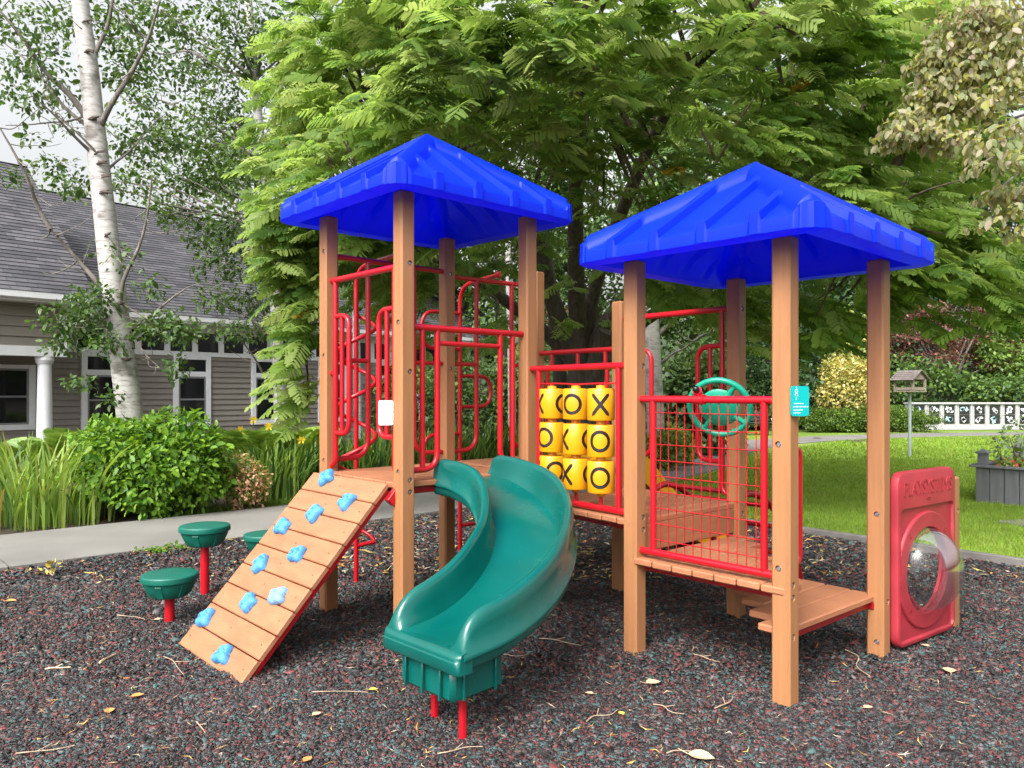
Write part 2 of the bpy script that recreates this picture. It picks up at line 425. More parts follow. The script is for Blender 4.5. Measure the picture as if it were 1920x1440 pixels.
def handhold(p, ang, pale, seed):
    q = random.Random(seed); bm = bmesh.new(); bmesh.ops.create_icosphere(bm, subdivisions=4, radius=1)
    lob = [(ang+k*2*math.pi/4+q.uniform(-.35, .35), q.uniform(.55, 1.0)) for k in range(4)]
    pits = [(ang+.5, .33), (ang+.5+math.pi, .31)]
    for v in bm.verts:
        d = v.co.copy(); th = math.atan2(d.y, d.x)
        lobe = .56+max(.46*l*max(0, math.cos(th-a))**6 for a, l in lob)
        rr = math.hypot(d.x, d.y); up = max(0, d.z)
        r = lobe*rr**.55*(1-.22*up)
        x, y = r*math.cos(th)*1.08, r*math.sin(th)*.92
        z = (.58*up**.45+.06*math.cos(2*(th-ang))*rr) if d.z > 0 else .05*d.z
        if d.z > .05:
            for a, k in pits:
                dist = math.hypot(x-k*math.cos(a), y-k*math.sin(a))
                if dist < .25: z -= .56*(0.5+0.5*math.cos(math.pi*dist/.25))
            z -= .10*math.exp(-(x*x+y*y)/.02)
        v.co = Vector((x, y, z))
    vs = [p+(du*v.co.x+dv*v.co.y+dn*(v.co.z+.02))*.078 for v in bm.verts]; fs = [[v.index for v in f.verts] for f in bm.faces]
    mbh = MB(); mbh.add(vs, fs); bm.free()
    o = mbh.build('handhold', [M['holdpale'] if pale else M['hold']], ramp_o, 60)
    if pale: o['label'] = 'paler bleached blue handhold'
for i, (x, y, pale, a) in enumerate(bpy_holds): handhold(ray_ramp(x, y), a, pale, i+3)

# ---- curved green slide
def slide():
    ctrl = [V(-.29, 4.93, .952), V(-.145, 4.76, .935), V(.0, 4.56, .86), V(.075, 4.32, .75), V(.06, 4.05, .63), V(-.045, 3.745, .525), V(-.205, 3.495, .458), V(-.383, 3.315, .43)]
    pts = catmull(ctrl, 10); n = len(pts)
    S = [0]
    for a, b in zip(pts, pts[1:]): S.append(S[-1]+(b-a).length)
    Lt = S[-1]
    hw = .262
    mb = MB(); vs = []; rings = []
    def sm(t): t = max(0, min(1, t)); return t*t*(3-2*t)
    for i, p in enumerate(pts):
        t = pts[min(i+1, n-1)]-pts[max(i-1, 0)]; t.z = 0; t.normalize(); side = V(-t.y, t.x, 0)      # left
        s = S[i]/Lt
        wh = .14+.055*sm((s-.05)/.3)
        wh *= 1-.20*sm((s-.6)/.4)
        wl = wr = wh*1.0
        end = Lt-S[i]
        rd = .05+.95*math.sqrt(max(0, 1-max(0, 1-(end-.005)/.17)**2)) if end < .175 else 1
        st = .45+.55*math.sqrt(max(0, 1-max(0, 1-(S[i]+.02)/.10)**2)) if S[i] < .08 else 1
        wl *= rd*st; wr *= rd*st
        sk = .085
        prof = []
        # left outer bottom ... right outer bottom
        def half(w):
            return [(hw-.085, -sk), (hw-.02, -sk), (hw-.004, -sk+.014), (hw-.002, -.035), (hw+.012, -.026), (hw+.012, -.010), (hw, 0.002), (hw-.004, max(.006, w*.55)), (hw-.008, max(.010, w-.028)), (hw-.020, max(.014, w-.006)), (hw-.036, max(.016, w)), (hw-.052, max(.014, w-.008)), (hw-.062, max(.010, w-.03)), (hw-.070, max(.006, w*.42)), (hw-.082, max(.004, min(.03, w*.3))), (hw-.092, .003)]
        hl = half(wl)
        prof = [(a, b) for a, b in hl]+[(.07, -.006), (0, -.008), (-.07, -.006)]+[(-a, b) for a, b in reversed(hl)]
        rings.append(len(vs))
        # bank slightly toward the outside of the bend
        for (a, b) in prof: vs.append(p+side*a+V(0, 0, b))
    k = len(prof); fs = []
    for i in range(n-1):
        for j in range(k):
            j2 = (j+1) % k; fs.append((rings[i]+j, rings[i]+j2, rings[i+1]+j2, rings[i+1]+j))
    # end caps
    fs.append(tuple(rings[0]+j for j in range(k))); fs.append(tuple(rings[-1]+j for j in range(k)))
    mb.add(vs, fs)
    # exit lip
    p = pts[-1]; t = (pts[-1]-pts[-3]); t.z = 0; t.normalize(); side = V(-t.y, t.x, 0)
    lipp = [(-.05, .0), (0, .003), (.012, .001), (.024, -.006), (.030, -.018), (.030, -.028), (.038, -.032), (.038, -.076), (.030, -.084), (-.05, -.084)]
    vs = []; fs = []; m = 16; kk = len(lipp)
    for i in range(m+1):
        hh = hw+.004; q_ = -1+2*i/m; a = hh*math.copysign(1-(1-abs(q_))**1.6, q_); e = 1 if abs(a) < hh-.03 else 1-.5*((abs(a)-hh+.03)/.03)**2
        for (f, z) in lipp: vs.append(p+side*a+t*(f*e if f > 0 else f)+V(0, 0, z))
    for i in range(m):
        for j in range(kk): j2 = (j+1) % kk; fs.append((i*kk+j, i*kk+j2, (i+1)*kk+j2, (i+1)*kk+j))
    fs.append(tuple(range(kk))); fs.append(tuple(m*kk+j for j in range(kk)))
    mb.add(vs, fs)
    o = mb.build('curved_slide', [M['green']], PLAY, 50)
    # moulded foot box
    fb = MB(); c = p-t*.16+V(0, 0, -.155)
    cbox(fb, c, (t, side, EZ), (.15, .185, .078), .02)
    for sgn in (-1, 1):
        for q in (-.09, .09): cbox(fb, c+side*(.19*sgn)+t*q+V(0, 0, .004), (t, side, EZ), (.006, .007, .076), .003)
    for q in (-.12, .0, .12): cbox(fb, c+t*.165+side*q+V(0, 0, .004), (t, side, EZ), (.006, .007, .076), .003)
    fb.build('slide_foot', [M['green']], o, 40)
    for (gx, gy) in ((-.357, 3.546), (-.212, 3.317)):
        lg = MB(); g = V(gx, gy, -.03); tube(lg, [g, V(gx*.98-.006, gy+.02, .25)], .018, 12); lg.build('support_leg', [M['red']], o)
    # cleat joining the slide to the deck
    return o
slide()

# ---- red pipe work
RP = .0185
def edge(a, b):
    d = b-a
    return lambda t, z, out=0.0: xy(a+d*t, z)+V(d.y, -d.x, 0).normalized()*out
def pipes(name, lines, mt='red', sub=None, parent=None):
    mb = MB()
    for (pts, r) in lines: tube(mb, pts, r, 10)
    return mb.build(name, [M[mt]], parent or PLAY, 40)
def entry(a, b, z0, h_rail=1.285, rail=True, loops=True):
    E = edge(a, b); L = []
    zr = z0+h_rail
    L.append(([E(.03, zr), E(.97, zr)], .021))
    for (f) in ((lambda t: t), (lambda t: 1-t)):
        L.append((rounded([E(f(.105), zr), E(f(.105), z0+.06), E(f(.03), z0+.03)], .11), RP))
        L.append((rounded([E(f(.105), z0+1.04), E(f(.30), z0+1.04), E(f(.30), z0+.26), E(f(.105), z0+.26)], .10, 8), RP*.95))
        L.append(([E(f(.20), z0+1.04), E(f(.20), z0+.26)], RP*.85))
        L.append(([E(f(.105), z0+.66), E(f(.03), z0+.66)], RP))
    return pipes('entry_rail', L)
entry(L1, F1, .965)
entry(P12, B2, .772)
# slide entry
E = edge(F1, R1); L = [([E(.03, 1.89), E(.97, 1.89)], .021), ([E(.245, 1.80), E(.755, 1.80)], RP*.85)]
for f in ((lambda t: t), (lambda t: 1-t)):
    L.append((rounded([E(f(.245), 1.89), E(f(.245), 1.03), E(f(.03), 1.03)], .12), RP)); L.append(([E(f(.134), 1.89), E(f(.134), 1.03)], RP*.9))
pipes('entry_rail', L)
# climber entries on the two left-hand far edges
for (a, b, zr) in ((L1, B1, 2.43), (B1, P02, 2.40)):
    E = edge(a, b); L = [([E(.03, zr), E(.97, zr)], .019)]
    for f in ((lambda t: t), (lambda t: 1-t)):
        L.append((rounded([E(f(.305), zr), E(f(.305), 1.04), E(f(.03), 1.04)], .14), RP)); L.append(([E(f(.305), 1.72), E(f(.03), 1.72)], RP*.9))
    pipes('entry_rail', L)
# corkscrew climber on the first edge
pc = V(-1.205, 5.95); m1 = (L1+B1)/2
arch = rounded([xy(pc, -.05), xy(pc, 2.46), xy(m1, 2.485), xy(m1+(m1-pc)*.12, 2.487)], .17, 8)
hx = []
for k in range(0, 121):
    a = k/120*2*math.pi*4.2+.4; z = .33+(2.10-.33)*k/120
    hx.append(xy(pc, z)+V(math.cos(a), math.sin(a), 0)*.145)
hx = [xy(pc, hx[0].z-.02)]+hx+[xy(pc, hx[-1].z+.02)]
pipes('corkscrew_climber', [(arch, RP), (hx, RP*.9)])
# loop climber on the second edge
pd = V(-.452, 6.68); m2 = (B1+P02)/2; vd = (P02-B1).normalized()
arch = rounded([xy(pd, -.05), xy(pd, 2.42), xy(m2, 2.45), xy(m2+(m2-pd)*.06, 2.452)], .17, 8)
L = [(arch, RP)]
for (zt_, zb_, s, ln) in ((2.18, 1.87, -1, .40), (1.64, 1.37, 1, .35), (1.14, .87, -1, .38), (.62, .34, 1, .35)):
    L.append((rounded([xy(pd, zt_), xy(pd+vd*(s*ln), zt_), xy(pd+vd*(s*ln), zb_), xy(pd, zb_)], .135, 8), RP*.9))
o = pipes('loop_climber', L)
mb = MB(); e = xy(m2+(m2-pd)*.10, 2.452); d = xy(m2-pd).normalized(); lathe(mb, [(.019, -.02), (.026, -.008), (.026, .012), (.016, .02)], e, 14, 0, d); mb.build('pipe_end', [M['red']], o)
# far double rail and second slide
E = edge(P02, P12); L = [([E(.03, 1.83), E(.97, 1.83)], .021), ([E(.03, 1.70), E(.97, 1.70)], RP)]
for t in (.2, .52, .84): L.append(([E(t, 1.83), E(t, 1.70)], RP*.9))
for f in ((lambda t: t), (lambda t: 1-t)): L.append((rounded([E(f(.14), 1.70), E(f(.14), 1.03), E(f(.03), 1.03)], .1), RP))
pipes('guard_rail', L)
def straight_slide():
    a = (P02+P12)/2; w = VV.to_3d(); side = V(-w.y, w.x, 0); mb = MB(); hw = .24
    prof_s = [(0, .962), (.25, .955), (.6, .78), (1.0, .45), (1.35, .20), (1.7, .12), (1.95, .11)]
    P = catmull([xy(a)+w*s+V(0, 0, z) for s, z in prof_s], 6); vs = []; fs = []; k = 0
    for i, p in enumerate(P):
        s = i/(len(P)-1); wh = .20 if s < .7 else .20-.12*(s-.7)/.3
        pr = [(hw, -.05), (hw, wh-.02), (hw-.015, wh), (hw-.035, wh), (hw-.045, wh-.02), (hw-.06, .02), (hw-.09, 0), (-hw+.09, 0), (-hw+.06, .02), (-hw+.045, wh-.02), (-hw+.035, wh), (-hw+.015, wh), (-hw, wh-.02), (-hw, -.05)]
        k = len(pr)
        for (x, z) in pr: vs.append(p+side*x+V(0, 0, z))
    for i in range(len(P)-1):
        for j in range(k): j2 = (j+1) % k; fs.append((i*k+j, i*k+j2, (i+1)*k+j2, (i+1)*k+j))
    fs.append(tuple(range(k))); fs.append(tuple((len(P)-1)*k+j for j in range(k)))
    mb.add(vs, fs); cbox(mb, P[-1]-w*.12+V(0, 0, -.1), (w, side, EZ), (.05, .15, .07), .01)
    mb.build('straight_slide', [M['yellow']], PLAY, 40)
straight_slide()
# arched climber beyond the middle deck
mb = MB(); a, b = lerp(P12, B2, .25), lerp(P12, B2, .95)
for p in (a, b):
    tube(mb, catmull([xy(p, .73), xy(p+VV*.25, .80), xy(p+VV*.55, .68), xy(p+VV*.85, .36), xy(p+VV*1.0, -.03)], 6), .024, 10)
for s, z in ((.28, .79), (.55, .68), (.74, .50), (.9, .27)): tube(mb, [xy(a+VV*s, z), xy(b+VV*s, z)], .018, 8)
mb.build('arch_climber', [M['darkred']], PLAY, 40)
# grab bar behind the front post
mb = MB(); w = (R2-F2).normalized(); p0 = F2+w*.06
tube(mb, rounded([xy(F2+w*.04, 1.22), xy(F2+w*.125, 1.22), xy(F2+w*.125, .66), xy(F2+w*.04, .66)], .06, 8), .02, 10); mb.build('grab_bar', [M['red']], PLAY, 40)

# ---- net panel and steering wheel
E = edge(L2, F2)
net = pipes('net_panel', [([E(.03, 1.46), E(.97, 1.46)], .0205), ([E(.03, .603), E(.97, .603)], .0205), ([E(.144, 1.46), E(.144, .603)], RP), ([E(.88, 1.46), E(.88, .603)], RP)])
mb = MB()
for k in range(12): t = .195+(.83-.195)*k/11; tube(mb, [E(t, 1.45, -.004), E(t, .61, -.004)], .0029, 6)
for k in range(9): z = 1.385-k*.0885; tube(mb, [E(.144, z, .004), E(.88, z, .004)], .0029, 6)
mb.build('wire_mesh', [M['red']], net, 60)
def wheel():
    c = px(1349, 764, 4.20); ax = V(.52, .74, .42).normalized(); ax = V(.40, .82, .40).normalized()
    e1 = ax.cross(EZ).normalized(); e2 = e1.cross(ax)
    mb = MB(); Rm = .162
    vs = []; fs = []; n, m = 48, 12
    for i in range(n):
        a = 2*math.pi*i/n; d = e1*math.cos(a)+e2*math.sin(a)
        for j in range(m):
            b = 2*math.pi*j/m; vs.append(c+d*(Rm+.0165*math.cos(b))+ax*(.0165*math.sin(b)))
    for i in range(n):
        for j in range(m): fs.append((i*m+j, ((i+1) % n)*m+j, ((i+1) % n)*m+(j+1) % m, i*m+(j+1) % m))
    mb.add(vs, fs)
    for k in range(4):
        a = k*math.pi/2+.95; d = e1*math.cos(a)+e2*math.sin(a); tube(mb, [c+d*.09, c+d*.13, c+d*Rm], [.022, .014, .015], 10)
    lathe(mb, [(.02, .016), (.090, .014), (.108, .006), (.110, -.004), (.102, -.012), (.03, -.020)], c, 32, 0, ax)
    w = mb.build('steering_wheel', [M['teal']], PLAY, 45)
    k = MB(); q = E(.475, 1.46)
    dl = (F2-L2).normalized().to_3d()
    lathe(k, [(.027, -.03), (.027, .03)], q, 16, 0, dl); tube(k, [q, q+V(.025, .06, .0)], .019, 10); lathe(k, [(.026, -.01), (.026, .022)], q+V(-.005, .02, .035), 14, 0, V(-.35, -.6, .5))
    k.build('wheel_bracket', [M['red']], w, 40)
    k = MB(); s = q+V(-.022, -.008, .055); vs = []
    lathe(k, [(.004, -.019), (.014, -.014), (.0195, 0), (.014, .014), (.004, .019)], s, 16, 0, V(-.35, -.8, .4)); k.build('knob', [M['black']], w, 60)
wheel()

# ---- noughts and crosses panel
E = edge(R1, L2)
ttt = pipes('noughts_and_crosses_panel', [([E(.03, 1.655), E(.97, 1.655)], .0205), ([E(.03, .80), E(.97, .80)], .0205), ([E(.125, 1.655), E(.125, .80)], RP), ([E(.872, 1.655), E(.872, .80)], RP),
             ([E(.125, 1.553), E(.3, 1.556), E(.5, 1.548), E(.7, 1.552), E(.872, 1.552)], .0055)]+[([E(t, 1.552), E(t, .80)], .011) for t in (.262, .496, .722)])
def game_tube(t, z0, z1, marks):
    c = E(t, 0); r = .083; mb = MB(); h = z1-z0
    lathe(mb, [(.024, -.022), (.026, -.006), (.07, -.001), (r-.004, 0), (r, .006), (r, h-.006), (r-.004, h), (.07, h+.001), (.03, h+.004), (.028, h+.020)], xy(c, z0), 40)
    rr = r+.0012; cz = (z0+z1)/2
    def onto(pts2, faces, az):
        vs = []
        for (x, z) in pts2:
            a = az+x/r; vs.append((c.x+rr*math.sin(a), c.y-rr*math.cos(a), cz+z))
        mb.add(vs, faces, 1)
    for (kind, az) in marks:
        if kind == 'O':
            pts = []; fs = []; n = 40
            for i in range(n):
                a = 2*math.pi*i/n
                for q in (.0405, .0585): pts.append((q*1.10*math.cos(a), q*1.12*math.sin(a)))
            for i in range(n): i2 = (i+1) % n; fs.append((2*i, 2*i+1, 2*i2+1, 2*i2))
            onto(pts, fs, az)
        else:
            for s in (-1, 1):
                dx, dz = .052*s, .066; Ln = math.hypot(dx, dz); tx, tz = dx/Ln, dz/Ln; nx, nz = -tz, tx; w = .0105
                pts = []; fs = []; m = 14
                for i in range(m+1):
                    q = -1+2*i/m; ww = w*min(1, math.sqrt(max(.05, 1-abs(q)**14)))
                    pts += [(dx*q+nx*ww, dz*q+nz*ww), (dx*q-nx*ww, dz*q-nz*ww)]
                for i in range(m): fs.append((2*i, 2*i+1, 2*i+3, 2*i+2))
                onto(pts, fs, az)
    mb.build('game_tube', [M['yellow'], M['ink']], ttt, 35)
cols = (.262, .496, .722); rows = ((1.330, 1.520), (1.112, 1.302), (.895, 1.085))
# azimuth 0 faces straight at -Y; the viewer sees tubes from slightly left
mk = {(0, 0): [('X', -1.40), ('O', .98)], (1, 0): [('O', -.42), ('X', 1.9)], (2, 0): [('X', -.16), ('O', 2.2)],
      (0, 1): [('O', -.75), ('X', 1.7)], (1, 1): [('X', -1.30), ('O', 1.12)], (2, 1): [('O', -.20), ('X', 2.3)],
      (0, 2): [('O', .22), ('X', -1.9)], (1, 2): [('X', -1.0), ('O', 1.22)], (2, 2): [('O', -.20), ('X', -2.1)]}
for (i, j), mm in mk.items(): game_tube(cols[i], rows[j][0], rows[j][1], mm)

# ---- crawl-through bubble panel
w = (PB-R2).to_3d().normalized(); nn = V(w.y, -w.x, 0); LW = (PB-R2).length
pc_ = xy(lerp(R2, PB, .068+.365), 0)+w*.052+nn*.05; hw, zb_, zt_ = .352, .035, 1.04; cz = .447; th = .028
def rrect(q, hw, z0, z1, rad):     # q in radians around (0,cz): hit point on a rounded rectangle
    d = V(math.cos(q), math.sin(q)); best = None
    lo, hi = 0, 3
    for _ in range(40):
        mid = (lo+hi)/2; x, z = d.x*mid, d.y*mid+cz
        dx = max(abs(x)-(hw-rad), 0); zz = (z0+z1)/2; dz = max(abs(z-zz)-((z1-z0)/2-rad), 0)
        ins = abs(x) < hw and z0 < z < z1 and (dx*dx+dz*dz <= rad*rad or dx == 0 or dz == 0)
        if ins: lo = mid
        else: hi = mid
    return V(d.x*lo, d.y*lo+cz)
mb = MB(); NQ = 128; vs = []; fs = []
angs = [2*math.pi*i/NQ for i in range(NQ)]
def ringpts(kind, val, dep):
    out = []
    for q in angs:
        if kind == 'c': p = V(val*math.cos(q), cz+val*math.sin(q))
        else: p = rrect(q, hw-val, zb_+val, zt_-val, max(.02, .07-val))
        out.append(pc_+w*p.x+V(0, 0, p.y)+nn*dep)
    return out
zlow = .83
def ringrect(ins, dep):
    out = []
    for q in angs:
        p = rrect(q, hw-ins, zb_+ins, zlow, .03); out.append(pc_+w*p.x+V(0, 0, p.y)+nn*dep)
    return out
# front: hole wall, ring plateau, recessed field, frame, outer edge; then the back
seq = [ringpts('c', .252, -th), ringpts('c', .252, th-.006), ringpts('c', .258, th), ringpts('c', .338, th), ringpts('c', .344, th-.004), ringpts('c', .348, th-.016)]
rf = ringrect(.034, th-.016)
# keep the ring inside the field at the sides
seq = [[pp if True else pp for pp in r] for r in seq]
seqs = seq+[rf, ringrect(.030, th-.012), ringrect(.026, th), ringpts('r', .012, th), ringpts('r', .004, th-.004), ringpts('r', 0, th-.014), ringpts('r', 0, -th+.01), ringpts('r', .01, -th)]
# clamp ring circles to the field width
for r in seqs[3:6]:
    for i, p in enumerate(r):
        l = (p-pc_); x = l.dot(w); lim = hw-.036
        if abs(x) > lim: r[i] = p-w*(x-math.copysign(lim, x))
off = 0
for r in seqs: vs += r
n = NQ
for k in range(len(seqs)):
    k2 = (k+1) % len(seqs)
    for i in range(n): i2 = (i+1) % n; fs.append((k*n+i, k*n+i2, k2*n+i2, k2*n+i))
mb.add(vs, fs)
panel = mb.build('bubble_panel', [M['panelred']], PLAY, 28)
me = text_mesh('PLAYSYSTEMS', .118, .0022); co = [v.co.copy() for v in me.vertices]; xs = [c.x for c in co]; sx = .585/(max(xs)-min(xs))
mb = MB(); mb.add([pc_+w*(c.x*sx)+V(0, 0, .938+c.y*1.0)+nn*(th+c.z+.002) for c in co], [tuple(p.vertices) for p in me.polygons])
for (x0, x1, z0, z1) in ((-.02, .02, .868, .871), (-.02, .02, .877, .880), (-.02, -.017, .868, .880), (.017, .02, .868, .880)):
    cbox(mb, pc_+w*((x0+x1)/2)+V(0, 0, (z0+z1)/2)+nn*(th+.002), (w, EZ, nn), ((x1-x0)/2, (z1-z0)/2, .004), .0005)
mb.build('raised_lettering', [M['panelred']], panel, 25)
for q in (.8, 2.35, 3.93, 5.5):
    mb = MB(); lathe(mb, [(.011, 0), (.011, .003)], pc_+w*(.298*math.cos(q))+V(0, 0, cz+.298*math.sin(q))+nn*(th-.001), 12, 0, nn)
    mb.build('rivet', [M['darkred']], panel)
mb = MB(); prof = [(.252*math.cos(a), -.01+.215*math.sin(a)) for a in [k/22*math.pi/2 for k in range(22)]]+[(.004, .2051)]
lathe(mb, [(.262, -.012)]+prof, pc_+V(0, 0, cz)+nn*.0, 56, 0, nn, cap=False)
mb.build('bubble_window', [M['dome']], panel, 180)

# ---- the two small signs on the posts
def plate(name, c, ax, upv, w_, h_, mt, parent=PLAY):
    mb = MB(); ax = ax.normalized(); nnn = ax.cross(upv).normalized(); pts = []
    rr = .012; poly = []
    for (sx, sy, a0) in ((1, 1, 0), (-1, 1, 90), (-1, -1, 180), (1, -1, 270)):
        for k in range(5): a = R(a0+k*22.5); poly.append((sx*(w_/2-rr)+rr*math.cos(a), sy*(h_/2-rr)+rr*math.sin(a)))
    m = len(poly)
    vs = [c+ax*x+upv*y+nnn*s for s in (-.003, .003) for (x, y) in poly]
    mb.add(vs, [tuple(range(m-1, -1, -1)), tuple(range(m, 2*m))]+[(i, (i+1) % m, m+(i+1) % m, m+i) for i in range(m)])
    return mb.build(name, [mt], parent, 30), nnn, ax
c = px(1499.5, 752, 3.655); sg, sn, sa = plate('safety_sign', c, V(.97, .22, 0), EZ, .096, .143, M['signteal'])
if sn.y > 0: sn = -sn
mb = MB()
for (y, x0, x1) in ((-.012, -.034, .016), (-.027, -.036, .034), (-.042, -.036, .014), (-.056, -.036, .004)):
    x = x0
    while x < x1:
        l = rnd.uniform(.005, .013); cbox(mb, c+sa*(x+l/2)+EZ*y+sn*.0034, (sa, EZ, sn), (l/2, .0022, .0006), .0002); x += l+.0025
def mark(pts):
    mb.add([c+sa*x+EZ*y+sn*.0042 for x, y in pts], [tuple(range(len(pts)))])
for (mx, my) in ((-.020, .052), (-.020, .034)):
    mark([(mx, my+.008), (mx+.008, my), (mx+.003, my-.002), (mx, my+.001)]); mark([(mx, my+.001), (mx-.003, my-.002), (mx-.008, my), (mx, my+.008)])
    mark([(mx-.010, my-.003), (mx-.005, my-.006), (mx-.0015, my-.014), (mx-.008, my-.008)]); mark([(mx+.010, my-.003), (mx+.008, my-.008), (mx+.0015, my-.014), (mx+.005, my-.006)])
mark([(-.020, .070), (-.017, .065), (-.020, .061), (-.023, .065)])
mark([(-.022, .017), (-.018, .017), (-.019, .006), (-.024, .004)])
mb.build('sign_print', [M['white']], sg, 0)
c = px(723.5, 774, 4.56); sg, sn, sa = plate('sign_back', c, V(.93, .25, 0), EZ, .088, .148, M['white'])
mb = MB()
for k in range(4): tube(mb, [c+sa*.040+EZ*(.045-k*.03)+V(0, -.008, 0), c+sa*.056+EZ*(.045-k*.03)+V(0, -.008, 0)], .006, 8)
mb.build('clip', [M['white']], sg)
# ================================================================== GROUND, PATH, LAWN
hv = V(.664, .748); hn = V(.748, -.664)
def sheet(name, poly, z, mt):
    mb = MB(); mb.add([(x, y, z) for x, y in poly], [tuple(range(len(poly)))]); o = mb.build(name, [mt], None, 0, recalc=False)
    return tag(o, kind='structure')
M['soil'] = mat('brown_bed_soil', (.055, .038, .026), .9, .4, 9, .8, 60)
def ground_grass():
    m, n, l, b = nt('distant_turf'); tc = n.new('ShaderNodeTexCoord'); no = n.new('ShaderNodeTexNoise'); no.inputs['Scale'].default_value = .35; no.inputs['Detail'].default_value = 9
    n2 = n.new('ShaderNodeTexNoise'); n2.inputs['Scale'].default_value = 45; n2.inputs['Detail'].default_value = 4
    l.new(tc.outputs['Object'], no.inputs[0]); l.new(tc.outputs['Object'], n2.inputs[0])
    rp = ramp(n, [(.3, (.11, .20, .018)), (.55, (.19, .30, .028)), (.75, (.27, .35, .05))]); l.new(no.outputs['Fac'], rp.inputs[0])
    r2_ = ramp(n, [(.3, (.55, .55, .55)), (.7, (1.25, 1.25, 1.1))]); l.new(n2.outputs['Fac'], r2_.inputs[0])
    mx = n.new('ShaderNodeMixRGB'); mx.blend_type = 'MULTIPLY'; mx.inputs[0].default_value = 1; l.new(rp.outputs[0], mx.inputs[1]); l.new(r2_.outputs[0], mx.inputs[2])
    l.new(mx.outputs[0], b.inputs['Base Color']); b.inputs['Roughness'].default_value = .8
    bp = n.new('ShaderNodeBump'); bp.inputs['Strength'].default_value = .8; bp.inputs['Distance'].default_value = .03; l.new(n2.outputs['Fac'], bp.inputs['Height']); l.new(bp.outputs[0], b.inputs['Normal'])
    return m
M['turf'] = ground_grass()
sheet('ground', [(-160, -30), (160, -30), (160, 300), (-160, 300)], -.03, M['soil'])
mulch_poly = [(-10, -4), (-10, .98), (-4.24, 6.5), (.67, 11.08), (3.1, 8.16), (9.95, -.08), (9.95, -4)]
def mulch_mat():
    m, n, l, b = nt('rubber_mulch_bed'); tc = n.new('ShaderNodeTexCoord'); vo = n.new('ShaderNodeTexVoronoi'); vo.inputs['Scale'].default_value = 55
    l.new(tc.outputs['Object'], vo.inputs['Vector']); sp = n.new('ShaderNodeSeparateColor'); l.new(vo.outputs['Color'], sp.inputs[0])
    rp = ramp(n, [(0, (.010, .009, .010)), (.45, (.020, .017, .018)), (.62, (.055, .017, .017)), (.8, (.016, .034, .036)), (.95, (.045, .038, .040))]); rp.color_ramp.interpolation = 'CONSTANT'
    l.new(sp.outputs[0], rp.inputs[0]); l.new(rp.outputs[0], b.inputs['Base Color']); b.inputs['Roughness'].default_value = .7
    bp = n.new('ShaderNodeBump'); bp.inputs['Strength'].default_value = 1; bp.inputs['Distance'].default_value = .012; bp.invert = True; l.new(vo.outputs['Distance'], bp.inputs['Height']); l.new(bp.outputs[0], b.inputs['Normal'])
    return m
def edge_dist(x, y):
    a = -((x+4.24)*(-.69)+(y-6.5)*.72); b = -((x-3.1)*.77+(y-8.16)*.64)
    return np.minimum(a, b)
def mh(x, y):                       # the raked, trodden surface of the mulch
    x = np.asarray(x, float); y = np.asarray(y, float)
    h = .013*np.sin(1.7*x+.6*y)+.011*np.sin(2.9*y-1.1*x+1)+.008*np.sin(5.1*x+3.2*y)+.005*np.sin(9*x-7*y)
    h = h-.035*np.exp(-((x+.60)**2+(y-3.05)**2)/.16)-.015*np.exp(-((x+1.8)**2+(y-4.1)**2)/.12)+.012*np.exp(-((x+.2)**2+(y-2.7)**2)/.3)
    for (p, *_) in posts: h = h+.022*np.exp(-((x-p.x)**2+(y-p.y)**2)/.018)          # drifted up round the posts
    return h*np.clip(edge_dist(x, y)/.6, 0, 1)
def mulch_surface():
    nx, ny = 200, 160; X, Y = np.meshgrid(np.linspace(-10, 9.95, nx), np.linspace(-4, 11.2, ny)); Z = mh(X, Y)-.004
    vs = np.stack([X, Y, Z], 2).reshape(-1, 3); i = np.arange((ny-1)*nx).reshape(ny-1, nx)[:, :-1]; f = np.stack([i, i+1, i+nx+1, i+nx], 2).reshape(-1, 4)
    ctr_ = vs[f].mean(1); k = edge_dist(ctr_[:, 0], ctr_[:, 1]) > -.09
    tag(arrays('mulch_bed', vs, f[k], [mulch_mat()], None, None, 1), kind='structure')
mulch_surface()
def inside_mulch(x, y):
    a = (x+4.24)*(-.69)+(y-6.5)*.72 < -.02            # before the sidewalk's near edge
    b = (x-3.1)*.77+(y-8.16)*.64 < -.05               # before the timber edging
    return a & b
